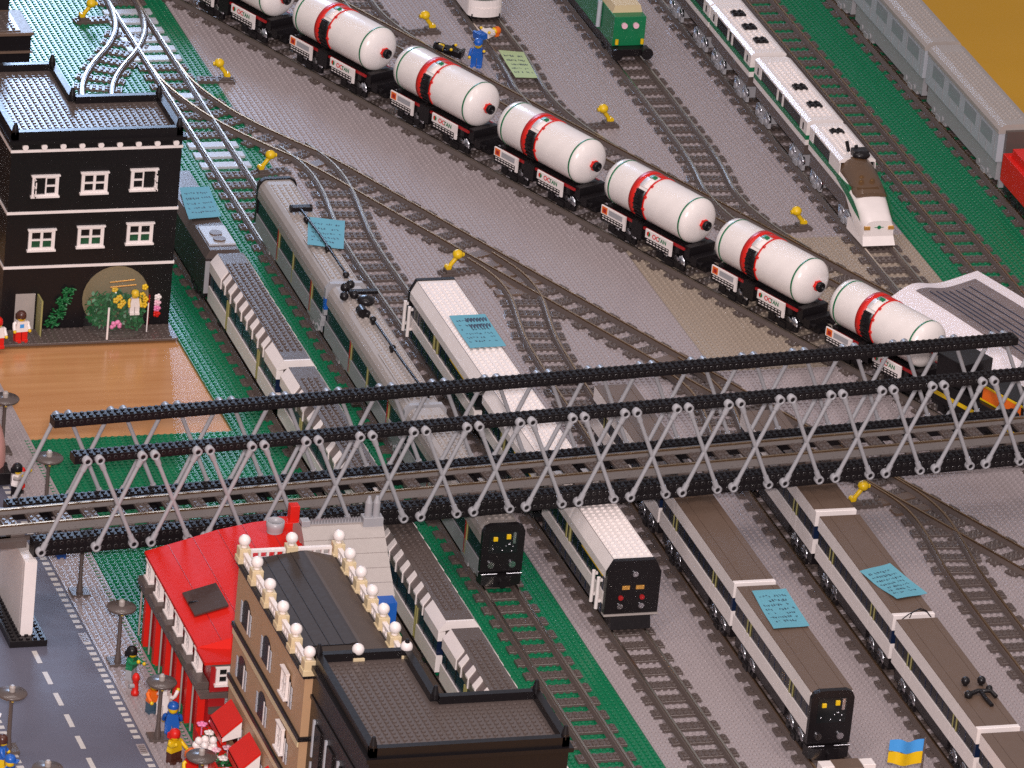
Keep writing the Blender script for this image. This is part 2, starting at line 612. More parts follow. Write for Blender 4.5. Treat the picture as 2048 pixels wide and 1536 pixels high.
def front_panel(root, hw, z0, z1, y, sgn, kind):
    """black cab front; sgn -1 faces the camera"""
    prof = [(-hw, z0), (hw, z0), (hw, z1 - 1.1), (hw - .35, z1 - .35), (hw - 1.1, z1), (-hw + 1.1, z1), (-hw + .35, z1 - .35), (-hw, z1 - 1.1)]
    b = MB()
    ya, yb = (y - .8, y) if sgn < 0 else (y, y + .8)
    b.prism(prof, ya, yb, 'y')
    cab = b.obj('cab_front', BLACK, root)
    if sgn > 0:
        return cab
    f = y - .82
    b = MB()
    if kind != 'wide':
        b.box(-hw + 1.0, hw - 1.0, f - .03, f + .1, z0 + (z1 - z0) * .40, z1 - 1.1)
        b.obj('windscreen', GLASS, cab)
        b = MB()
        b.bev(-1.55, -.95, f - .3, f - .05, z1 - 2.35, z1 - 1.75, 0)
        b.bev(.35, .95, f - .3, f - .05, z1 - 2.1, z1 - 1.4, 0)
        b.obj('driver_controls', YELLOW, cab)
        b = MB()
        random.seed(int(y * 10) + 5)
        for k in range(7):
            x = random.uniform(-1.6, 1.6); z = random.uniform(z0 + (z1 - z0) * .42, z0 + (z1 - z0) * .6)
            b.ball((x, f - .1, z), .13, 0, 6)
        b.box(1.35, 1.75, f - .12, f - .02, z1 - 2.9, z1 - 1.2)
        b.obj('instrument', SILVER, cab)
    else:
        b.bev(-1.7, -.2, f - .06, f + .02, z1 - 4.3, z1 - 3.7, 0)
        b.bev(.3, 1.5, f - .06, f + .02, z1 - 4.3, z1 - 3.7, 0)
        b.obj('driver_controls', COPPER, cab)
        for x, z in ((-1.7, z1 - 5.6), (1.4, z1 - 5.6)):
            b = MB(); b.cyl((x, f + .02, z), (x, f - .18, z), .42, 10)
            b.obj('tail_light', DKRED, cab)
        b = MB(); b.cyl((.1, f + .05, z1 - 1.8), (.1, f - .3, z1 - 1.8), .5, 12)
        b.obj('headlight', SILVER, cab)
    for x in (-1.6, 1.5):
        b = MB(); b.cyl((x, f + .05, z0 + 1.2), (x, f - .3, z0 + 1.2), .5, 12)
        b.obj('headlight', SILVER, cab)
    # bumper
    b = MB()
    if kind == 'wide':
        b.prism([(f - .2, z0 - .1), (f - .6, 1.2), (f + 2.4, 1.2), (f + 2.4, z0 - .1)], -3.0, 3.0, 'x')
        b.box(-3.9, 3.9, f - .25, f + .6, z0 - .35, z0 - .05, 1)
    else:
        b.prism([(-hw, f + 1.2), (hw, f + 1.2), (hw - .2, f - .4), (hw * .4, f - 1.1), (-hw * .4, f - 1.1), (-hw + .2, f - .4)], 1.5, z0 - .3, 'z')
        b.cyl((0, f - 1.0, z0 - 1.2), (0, f - 1.6, z0 - 1.2), .6, 12)
        b.cyl((-hw + .1, f - .5, z0 - .1), (-.7, f - .5, z0 - .1), .12, 6, 1)
        b.cyl((.7, f - .5, z0 - .1), (hw - .1, f - .5, z0 - .1), .12, 6, 1)
    b.obj('bumper', [BLACK, SILVER], root)
    return cab


def note(label, corners, m=NOTE, lines=6, big=False, group='handwritten notes left on the trains', curl=0.25):
    """paper note: corners a(far left) b(far right) c(near right) d(near left) as 3D points"""
    a, b, c, d = [Vector(p) for p in corners]
    N = 8

    def P(u, v):
        q = (a * (1 - u) + b * u) * (1 - v) + (d * (1 - u) + c * u) * v
        q = q.copy()
        q.z += curl * (math.cos(math.pi * 2 * v) * .5 + .5) * (0.6 + .4 * math.sin(3 * u + 1)) + curl * .8 * (max(0, u - .6) * 2) ** 2
        return q
    bb = MB()
    top = [P(i / N, j / N) for j in range(N + 1) for i in range(N + 1)]
    bot = [p - Vector((0, 0, .035)) for p in top]
    k = N + 1
    fs = [(j * k + i, (j + 1) * k + i, (j + 1) * k + i + 1, j * k + i + 1) for j in range(N) for i in range(N)]
    bb.idx(top, fs, 0, True)
    bb.idx(bot, [f[::-1] for f in fs], 0, True)
    o = bb.obj('paper_note', m)
    tag(o, label, 'paper note', group)
    bb = MB()

    def ln(u0, v0, u1, v1, w):
        p, q = P(u0, v0), P(u1, v1)
        t = (q - p).normalized()
        s = Vector((-t.y, t.x, 0)).normalized() * w
        up = Vector((0, 0, .03))
        bb.face([p - s + up, q - s + up, q + s + up, p + s + up], 0)
    random.seed(len(label))
    for r in range(lines):
        v = .12 + .76 * (r + .5) / lines
        u = .1
        while u < .86:
            w = random.uniform(.03, .08)
            if random.random() < .8:
                for q in range(2):
                    ln(u + q * w * .4, v - .02 + random.uniform(-.02, .02), u + w * (.4 + q * .4), v + random.uniform(-.02, .03), .055)
            u += w + .02
    if big:
        for r, v in enumerate((.16, .34)):
            u = .38
            while u < .9:
                ln(u, v - .06, u + .03, v + .06, .09)
                ln(u + .03, v + .06, u + .06, v - .05, .09)
                u += .085
    bb.obj('handwriting', INK, o)
    return o


def flat_note(label, pts, z, **k):
    return note(label, [(x, y, z) for x, y in pts], **k)


# ------------------------------------------------------------------ brown-roofed white train next to the street
def hip_car(label, x, y0, L, studcols, near=True, cut=False, loc_end=True):
    t = thing('passenger_car', label, 'railway carriage', (x, y0, 0), 0, 'brown-roofed white cars on the left track')
    b = MB(); b.box(-2.5, 2.5, .4, L - .4, 2.2, 2.75); b.obj('chassis', BLACK, t)
    bogie(t, 6); bogie(t, L - 6)
    b = MB(); b.box(-2.82, 2.82, .3, L - .3, 2.75, 7.3)
    for k in range(9):
        yy = 2 + k * (L - 4) / 8
        b.box(-2.86, 2.86, yy - .12, yy + .12, 4.9, 7.2, 1)
    b.obj('window_band', [NAVY, BLACK], t)
    for s in (-1, 1):
        xs = sorted((s * 2.82, s * 3.02))
        b = MB()
        cuts = [0, L * .24, L * .27, L * .70, L * .73, L]
        for i in (0, 2, 4):
            b.box(xs[0], xs[1], cuts[i] + .03, cuts[i + 1] - .03, 2.5, 4.9)
        b.obj('lower_panel', WHITE, t)
        for yd in (L * .24, L * .70):
            for ya in (yd + .1, yd + L * .03 - .35):
                b = MB(); b.box(xs[0] - .01, xs[1] + .01, ya, ya + .25, 2.6, 7.2); b.obj('door_post', BUFF, t)
        # upper white shoulders and the ribbed middle
        P = [(s * 3.03, 7.2), (s * 3.03, 8.75), (s * 1.97, 10.1), (s * 1.9, 7.2)]
        Q = [(s * 2.86, 7.3), (s * 2.86, 8.6), (s * 1.97, 9.85), (s * 1.9, 7.3)]
        if s > 0:
            P, Q = P[::-1], Q[::-1]
        for ya, yb in ((0, 6.4), (L - 6.4, L)):
            b = MB(); b.prism(P, ya, yb); b.obj('shoulder', WHITE, t)
        b = MB(); b.prism(Q, 6.4, L - 6.4)
        b.obj('roof_window', mat('brown_smoked_window', (.16, .125, .115), .25), t)
        n = 8
        R_ = [(s * 3.0, 8.45), (s * 3.0, 8.75), (s * 1.97, 10.08), (s * 1.97, 9.2)]
        V_ = [(s * 3.0, 7.25), (s * 3.0, 8.6), (s * 2.8, 8.6), (s * 2.8, 7.25)]
        if s > 0:
            R_, V_ = R_[::-1], V_[::-1]
        for k in range(n):
            yy = 6.4 + (k + .5) * (L - 12.8) / n
            b = MB()
            b.prism(R_, yy - .62, yy + .62)
            b.prism(V_, yy - .74, yy - .42)
            b.obj('rib', WHITE, t)
    b = MB(); b.bev(-1.97, 1.97, 0.02, L, 7.3, 10.12, 0, .04)
    b.studs(-studcols * SP / 2, 3.0, studcols, int((L - 6) / SP), 10.12)
    b.obj('roof', DGREY, t)
    b = MB()
    b.prism([(-3.03, 8.55), (-1.2, 8.9), (1.2, 8.9), (3.03, 8.55), (3.03, 8.76), (1.97, 10.13), (-1.97, 10.13), (-3.03, 8.76)][::1], -.35, 0.0)
    b.box(-3.03, -2.0, -.35, 0, 7.2, 8.56)
    b.box(2.0, 3.03, -.35, 0, 7.2, 8.56)
    b.obj('end_frame', WHITE, t)
    for s in (-1, 1):
        b = MB(); b.box(min(s * 2.1, s * 3.03), max(s * 2.1, s * 3.03), -.35, 0, 2.5, 4.9); b.obj('corner_panel', WHITE, t)
    b = MB(); b.box(-1.3, 1.3, -1.6, 0.2, 2.8, 8.3); b.obj('gangway', BLACK, t)
    return t


XA = 9.4
hip_car('white car with a brown roof covered in shiny studs, nearest the black corner building', XA, 59.0, 38, 4)
hip_car('white brown-roofed car passing under the left part of the bridge', XA, 16.5, 40, 3)
hip_car('white brown-roofed car just below the bridge, beside the grey corrugated roof', XA, -25, 39.5, 3)
hip_car('white brown-roofed car cut off by the black flat roof at the bottom', XA, -66, 38.6, 3)
# dark locomotive behind the corner building
t = thing('locomotive', 'dark brown locomotive with a vented flat roof behind the black corner building', 'locomotive', (9.0, 98.6, 0))
L = 30
b = MB(); b.box(-2.6, 2.6, .3, L, 2.2, 2.8); b.obj('chassis', BLACK, t)
bogie(t, 5); bogie(t, L - 5)
b = MB(); b.bev(-2.9, 2.9, 0, L, 2.8, 8.6); b.obj('body', mat('dark_brown_plastic', (.03, .018, .018), .35), t)
b = MB(); b.prism([(-2.9, 8.6), (-2.2, 9.9), (2.2, 9.9), (2.9, 8.6)][::-1], 0.2, L); b.obj('roof', DGREY, t)
b = MB()
b.bev(-2.0, 2.2, 1.8, 8.6, 9.9, 10.15)
o = b.obj('roof_plate', SIDEGREY, t)
for yy in (3.4, 5.6):
    b = MB(); b.cyl((0, yy, 10.15), (0, yy, 10.4), .95, 18); b.obj('roof_fan', BROWN, o)
b = MB(); b.box(-2.9, -2.2, -.2, 0, 3, 8.2); b.box(2.2, 2.9, -.2, 0, 3, 8.2); b.obj('buffer', MGREY, t)
flat_note('blue note on the dark locomotive roof touching the black corner building', [(7.7, 121.1), (12.4, 121.3), (11.4, 110), (6.1, 109.2)], 10.2, lines=5)


# ------------------------------------------------------------------ grey passenger train
def grey_car(label, x, y0, L, near, far):
    t = thing('passenger_car', label, 'railway carriage', (x, y0, 0), 0, 'grey passenger cars on the second track')
    b = MB(); b.box(-2.5, 2.5, .4, L - .4, 1.9, 2.5); b.obj('chassis', BLACK, t)
    bogie(t, 6.5, m=MGREY); bogie(t, L - 6.5, m=MGREY)
    b = MB(); b.box(-2.9, 2.9, .3, L - .3, 2.5, 7.7); b.obj('window_band', BGLASS, t)
    for s in (-1, 1):
        xs = sorted((s * 2.88, s * 3.05))
        b = MB(); b.box(xs[0], xs[1], 0, L, 2.3, 4.8)
        b.obj('lower_panel', MGREY, t)
        for k, (f, m) in enumerate(((.17, BUFF), (.185, DKRED), (.66, BUFF), (.675, DKRED), (.45, BUFF))):
            b = MB(); b.box(xs[0] - .015, xs[1] + .015, L * f, L * f + .35, 2.6, 7.6); b.obj('door_post', m, t)
    prof = [(-3.05, 7.4), (3.05, 7.4), (3.05, 8.6), (2.85, 9.35), (2.4, 10.0), (1.9, 10.3), (-1.9, 10.3), (-2.4, 10.0), (-2.85, 9.35), (-3.05, 8.6)]
    b = MB(); b.prism(prof, 0, L)
    b.studs(-2 * SP, 1.5, 4, int((L - 3) / SP), 10.3)
    for s in (-1, 1):
        b.box(s * 2.02 - .06, s * 2.02 + .06, 1, L * .42, 10.25, 10.4)
    b.obj('roof', SGREY, t)
    if near == 'hoop':
        b = MB()
        b.box(-3.15, -2.35, -.8, 0, 5.4, 9.4, 0); b.box(2.35, 3.15, -.8, 0, 5.4, 9.4, 0)
        b.prism([(-3.15, 9.4), (3.15, 9.4), (3.15, 9.7), (2.5, 10.5), (-2.5, 10.5), (-3.15, 9.7)], -.8, 0, 'y')
        b.box(-3.18, -2.33, -.83, -.02, 6.3, 8.1, 1); b.box(2.33, 3.18, -.83, -.02, 6.3, 8.1, 1)
        b.obj('end_hoop', [MGREY, BLUE], t)
        b = MB(); b.box(-2.2, 2.2, -1.2, .2, 2.6, 9.3); b.obj('gangway', BLACK, t)
        b = MB()
        for zz, dy in ((5.0, 0), (4.1, .3), (3.0, 1.2), (2.6, 2.0)):
            b.bev(-3.5, -2.8, dy - .8, dy + .3, zz - .6, zz + .2)
        b.obj('coupling_hose', MGREY, t)
    if near == 'cab':
        front_panel(t, 3.08, 3.3, 10.55, 0, -1, 'narrow')
    if far == 'cab':
        front_panel(t, 3.08, 3.3, 10.55, L, 1, 'narrow')
    return t


GX = 23.85
ga = grey_car('grey passenger car with the overhanging blue note on its roof', GX, 84.6, 38.4, 'hoop', 'cab')
gb = grey_car('middle grey passenger car with a clustered black roof aerial', GX, 42.0, 41.2, 'hoop', None)
gc = grey_car('grey passenger car with the black cab front below the bridge', GX, 2.6, 38.0, 'cab', None)


def rods(root, pts, joints, extra=None, name='pantograph', z=10.6):
    b = MB()
    b.tube([(p[0], p[1], p[2]) for p in pts], .2, 7)
    for q in joints:
        b.ball(q, .55, 0, 10, .8)
        b.box(q[0] - .3, q[0] + .3, q[1] - .3, q[1] + .3, 10.3, q[2])
    if extra:
        extra(b)
    return b.obj(name, BLACK, root)


rods(ga, [(-.1, 25.6, 11.2), (.2, 15, 11.3), (.5, 1.9, 11.0)], [(-.05, 21.8, 11.0), (.3, 11.0, 11.0), (.55, 1.7, 10.8)],
     lambda b: (b.bev(-1.5, 1.6, 25.1, 26.3, 10.8, 11.5), b.cyl((-1.6, 25.7, 11.1), (-1.3, 25.7, 11.1), .6, 10), b.cyl((1.5, 25.7, 11.1), (1.8, 25.7, 11.1), .6, 10)))
rods(gb, [(.1, 27.2, 11.0), (.2, 12.5, 11.2), (.6, .3, 11.2)], [(0, 27.6, 11.1), (.2, 17.8, 11.0), (-.2, 30, 11.0)],
     lambda b: (b.ball((-1.2, 38.6, 11.3), .75, 0, 10), b.ball((-.2, 39.4, 11.4), .7, 0, 10), b.ball((-2.0, 36.2, 11.0), .7, 0, 10), b.ball((-.4, 36.4, 11.1), .7, 0, 10),
                b.ball((.9, 34.6, 10.9), 1.35, 0, 12, .6), b.bev(-1, 3.4, 36.8, 37.8, 10.9, 11.4), b.cyl((-.9, 31.2, 11.1), (-.9, 29.6, 11.1), .8, 10)))
flat_note('tilted blue note hanging over the side of the grey car roof', [(24.3, 107.3), (29.6, 105.5), (26.5, 95.2), (21.4, 97.2)], 10.75, lines=5)


# ------------------------------------------------------------------ white train with studded roof
def white_car(label, x, y0, L, near, far, rz=0.0):
    t = thing('passenger_car', label, 'railway carriage', (x, y0, 0), rz, 'white cars with studded roofs on the third track')
    b = MB(); b.box(-2.6, 2.6, .4, L - .4, 1.9, 2.7); b.obj('chassis', BLACK, t)
    bogie(t, 6); bogie(t, L - 6)
    b = MB(); b.box(-3.6, 3.6, .2, L - .2, 2.7, 8.7)
    for k in range(12):
        yy = 1.5 + k * (L - 3) / 11
        b.box(-3.66, 3.66, yy - .1, yy + .1, 2.8, 8.7, 1)
    b.obj('window_band', [GLASS, NAVY], t)
    for s in (-1, 1):
        xs = sorted((s * 3.6, s * 3.82))
        b = MB(); b.box(xs[0], xs[1], 0.0, L, 4.55, 6.2)
        b.obj('lower_panel', WHITE, t)
        for f in (.62, .57):
            b = MB(); b.box(xs[0] - .01, xs[1] + .01, L * f, L * f + .35, 6.3, 8.6); b.obj('door_post', BUFF, t)
        b = MB(); b.box(xs[0] - .02, xs[1] + .02, L * .05, L * .38, 8.35, 8.62); b.obj('yellow_strip', YELLOW, t)
    prof = [(-3.85, 8.6), (3.85, 8.6), (3.85, 9.75), (2.95, 11.5), (-2.95, 11.5), (-3.85, 9.75)]
    b = MB(); b.prism(prof, 0, L)
    for s in (-1, 1):
        b.box(s * 2.93 - .03, s * 2.93 + .03, 0, L, 11.45, 11.52, 1)
    b.studs(-3 * SP, .7, 6, int((L - 1.2) / SP), 11.5)
    b.obj('roof', [WHITE, DGREY], t)
    if near == 'cab':
        P = [(-3.9, 3.5), (3.9, 3.5), (3.9, 9.8), (2.95, 11.6), (-2.95, 11.6), (-3.9, 9.8)]
        b = MB(); b.prism(P, -.9, 0)
        cab = b.obj('cab_front', BLACK, t)
        f = -.92
        for nm, m, r, pts in (('headlight', SILVER, .42, ((.1, 9.6), (-1.7, 4.7), (1.4, 4.7))), ('tail_light', DKRED, .36, ((-1.7, 6.0), (1.4, 6.0)))):
            for q in pts:
                b = MB(); b.cyl((q[0], f + .1, q[1]), (q[0], f - .22, q[1]), r, 12)
                b.obj(nm, m, cab)
        b = MB()
        b.box(-1.6, -.5, f - .05, f + .05, 7.2, 7.8); b.box(.4, 1.6, f - .05, f + .05, 7.2, 7.8)
        b.obj('window', COPPER, cab)
        b = MB()
        b.box(-3.95, 3.95, f - .2, f + .9, 3.25, 3.5, 1)
        b.prism([(f - .1, 3.25), (f - .7, 1.4), (f + 2.2, 1.4), (f + 2.2, 3.25)], -2.9, 2.9, 'x')
        b.obj('bumper', [BLACK, SGREY], t)
    if near == 'white':
        b = MB()
        b.prism([(-3.9, 9.0), (-2.4, 9.6), (2.4, 9.6), (3.9, 9.0), (3.9, 9.8), (2.95, 11.55), (-2.95, 11.55), (-3.9, 9.8)], -.5, 0)
        b.obj('end_frame', WHITE, t)
        for s in (-1, 1):
            b = MB(); b.box(min(s * 2.7, s * 3.9), max(s * 2.7, s * 3.9), -.5, 0, 4.5, 6.2); b.obj('corner_panel', WHITE, t)
        b = MB(); b.prism([(-2.4, 3), (2.4, 3), (2.4, 9.2), (1.6, 10.9), (-1.6, 10.9), (-2.4, 9.2)], -1.5, .1); b.obj('gangway', BLACK, t)
    if far == 'cab':
        P = [(-3.9, 3.5), (3.9, 3.5), (3.9, 9.8), (2.95, 11.65), (-2.95, 11.65), (-3.9, 9.8)]
        b = MB(); b.prism(P, L, L + .8); b.obj('cab_front', BLACK, t)
    if far == 'black':
        b = MB(); b.prism([(-2.6, 3), (2.6, 3), (2.6, 9.4), (2.2, 12.3), (-2.2, 12.3), (-2.6, 9.4)], L, L + 1.2)
        b.studs(-2 * SP, L + .1, 4, 1, 12.3); b.obj('gangway', BLACK, t)
    for ya, on in ((1.3, near == 'cab'), (L - 1.8, far == 'cab')):
        if on:
            for s in (-1, 1):
                b = MB()
                for dy in (0, 2.2):
                    b.cyl((s * 4.35, ya + dy, 3.4), (s * 4.35, ya + dy, 8.2), .28, 8)
                    for zz in (4.4, 7.6):
                        b.box(min(s * 3.8, s * 4.4), max(s * 3.8, s * 4.4), ya + dy - .2, ya + dy + .2, zz, zz + .35)
                b.obj('handrail', WHITE, t)
    return t


white_car('white studded-roof car above the bridge with a large-lettered blue note', 37.1, 47.6, 33.8, 'white', 'cab', 0.004)
white_car('white studded-roof car directly behind the bridge trusses', 37.4, 19.0, 25.8, 'white', 'black', 0.004)
white_car('white studded-roof car with the wide black cab front below the bridge', 38.15, -12.2, 28.6, 'cab', None, 0.004)
flat_note('blue note with large dark lettering on the white studded roof', [(35.0, 68), (40.6, 68.2), (40.5, 56.9), (34.9, 56.6)], 11.78, lines=6, big=True, curl=.15)


# ------------------------------------------------------------------ brown-roofed trains on the fourth and fifth tracks
def box_car(label, x, y0, L, near, group):
    t = thing('passenger_car', label, 'railway carriage', (x, y0, 0), 0, group)
    b = MB(); b.box(-2.4, 2.4, .4, L - .4, 2.2, 4.4)
    b.box(-2.7, 2.7, L * .3, L * .7, 2.6, 4.2)
    b.obj('chassis', BLACK, t)
    bogie(t, 5.5, zt=2.8); bogie(t, L - 5.5, zt=2.8)
    b = MB(); b.box(-2.84, 2.84, .2, L - .2, 4.4, 10.6)
    for k in range(14):
        yy = 1.2 + k * (L - 2.4) / 13
        b.box(-2.88, 2.88, yy - .08, yy + .08, 6.8, 8.8, 1)
    b.obj('window_band', [GLASS, NAVY], t)
    for s in (-1, 1):
        xs = sorted((s * 2.84, s * 3.0))
        cu = [0, L * .2, L * .27, L * .77, L * .84, L]
        b = MB()
        for i in range(5):
            b.box(xs[0], xs[1], cu[i] + .025, cu[i + 1] - .025, 4.5, 6.7)
        b.obj('lower_panel', WHITE, t)
        b = MB(); b.box(xs[0], xs[1], 0, L, 8.8, 10.85)
        b.obj('upper_panel', WHITE, t)
        for f in (.215, .255, .785, .825):
            b = MB(); b.box(xs[0] + .02, xs[1] - .02, L * f - .12, L * f + .12, 6.75, 8.75); b.obj('door_post', BUFF, t)
    b = MB()
    b.bev(-2.98, -1.55, 0.02, L, 10.6, 11.0, 0, .04)
    b.bev(-1.51, 1.98, 0.02, L, 10.6, 11.0, 0, .04)
    b.bev(2.02, 2.98, 0.02, L, 10.6, 11.0, 0, .04)
    b.obj('roof', BROWN, t)
    if near == 'hoop':
        b = MB()
        b.bev(-3.03, 3.03, -.75, 0, 10.25, 11.05)
        b.box(-3.03, -2.1, -.75, 0, 8.75, 10.25); b.box(2.1, 3.03, -.75, 0, 8.75, 10.25)
        b.obj('end_frame', WHITE, t)
        for s in (-1, 1):
            b = MB(); b.box(min(s * 2.1, s * 3.03), max(s * 2.1, s * 3.03), -.75, 0, 4.45, 6.7); b.obj('corner_panel', WHITE, t)
        b = MB(); b.box(-2.95, -1.6, -.7, 0, 6.71, 8.74); b.box(1.6, 2.95, -.7, 0, 6.71, 8.74); b.box(-1.6, 1.6, -1.3, 0, 3.0, 9.9); b.obj('gangway', NAVY, t)
    if near == 'cab':
        front_panel(t, 3.05, 3.4, 11.35, 0, -1, 'narrow')
    return t


G4, G5 = 'brown-roofed white cars on the fourth track', 'brown-roofed white cars on the fifth track'
box_car('brown-roofed white car seen through the bridge truss, left of two', 53.2, 13.0, 31.2, 'hoop', G4)
box_car('brown-roofed white car between the bridge and the car with the blue note', 53.2, -19.5, 31.0, 'hoop', G4)
box_car('brown-roofed white car with the black cab front and a blue note on its roof', 53.2, -52.6, 31.4, 'cab', G4)
flat_note('blue note on the brown roof of the black-fronted car', [(51.7, -23.2), (56.7, -23), (56.3, -34.3), (51.0, -34.6)], 11.08, lines=7, curl=.2)
X5 = 72.2
box_car('brown-roofed white car whose short near end shows just below the bridge', X5, .9, 32.7, 'hoop', G5)
bm = box_car('brown-roofed white car with a skewed blue note and a black cable at its end', X5, -31.6, 30.4, 'hoop', G5)
bc = box_car('brown-roofed white car carrying black roof aerials', X5, -65.0, 31.6, 'hoop', G5)
box_car('brown-roofed white car cut off by the lower right corner', X5, -98.5, 31.6, 'hoop', G5)
flat_note('skewed blue note overhanging the right side of a brown car roof', [(68.8, -19.2), (74.0, -17.2), (76.1, -26.8), (71.2, -28)], 11.08, lines=7, curl=.3)
b = MB()
b.tube([(-2.9, -1.6, 8.8), (-2.6, -1.6, 10.4), (-1.2, -1.5, 11.5), (.3, -1.3, 12.1), (1.6, -1.2, 11.6), (2.2, -1.3, 10.9)], .08, 6)
b.tube([(-.9, -1.4, 10.9), (-.6, -1.3, 11.7), (.6, -1.2, 12.2), (1.5, -1.2, 11.8), (2.3, -1.3, 10.8)], .08, 6)
b.obj('cable', BLACK, bm)
b = MB()
for q in ((-.3, 11.6), (1.95, 11.5)):
    b.ball((q[0], q[1], 11.7), .62, 0, 12); b.cyl((q[0], q[1], 11), (q[0], q[1], 11.5), .3, 8)
b.tube([(-1.1, 8.4, 11.3), (0.6, 9.0, 11.5), (2.2, 8.6, 11.6), (2.6, 7.4, 11.3)], .32, 8)
b.tube([(.9, 9.0, 11.5), (.9, 7.0, 11.4), (1.2, 5.2, 11.2)], .3, 8)
b.ball((-1.1, 8.2, 11.4), .6, 0, 10); b.ball((2.4, 9.6, 11.4), .5, 0, 10)
b.obj('aerial', BLACK, bc)
# buffer stop with brown top at the end of the fourth track
t = thing('buffer_stop', 'low brown buffer stop with white ends at the bottom edge', 'buffer stop', (53.0, -61.2, 0))
b = MB(); b.bev(-2.0, 2.0, -1.5, 1.2, 0.4, 4.6); b.obj('beam', BROWN, t)
for s in (-1, 1):
    b = MB(); b.bev(min(s * 2.02, s * 3.8), max(s * 2.02, s * 3.8), -1.0, .8, 3.4, 4.7); b.obj('buffer', WHITE, t)


# ------------------------------------------------------------------ white tank wagons
TEXTS = {}


def text_obj(txt, size, m, parent, loc, name='lettering', ext=0.012):
    if txt not in TEXTS:
        cu = bpy.data.curves.new('lettering', 'FONT')
        cu.body = txt
        cu.size = size
        cu.extrude = ext
        cu.offset = 0.02
        tmp = bpy.data.objects.new('tmp', cu)
        COL.objects.link(tmp)
        me = bpy.data.meshes.new_from_object(tmp.evaluated_get(bpy.context.evaluated_depsgraph_get()))
        bpy.data.objects.remove(tmp)
        bpy.data.curves.remove(cu)
        me.materials.clear()
        me.materials.append(m)
        TEXTS[txt] = me
    o = link(name, TEXTS[txt], parent, loc)
    o.matrix_parent_inverse = Matrix.Identity(4)
    r = Matrix(((0, 0, -1), (-1, 0, 0), (0, 1, 0)))
    o.rotation_euler = r.to_euler()
    return o


ZT, RT, LT = 8.95, 3.66, 20.6


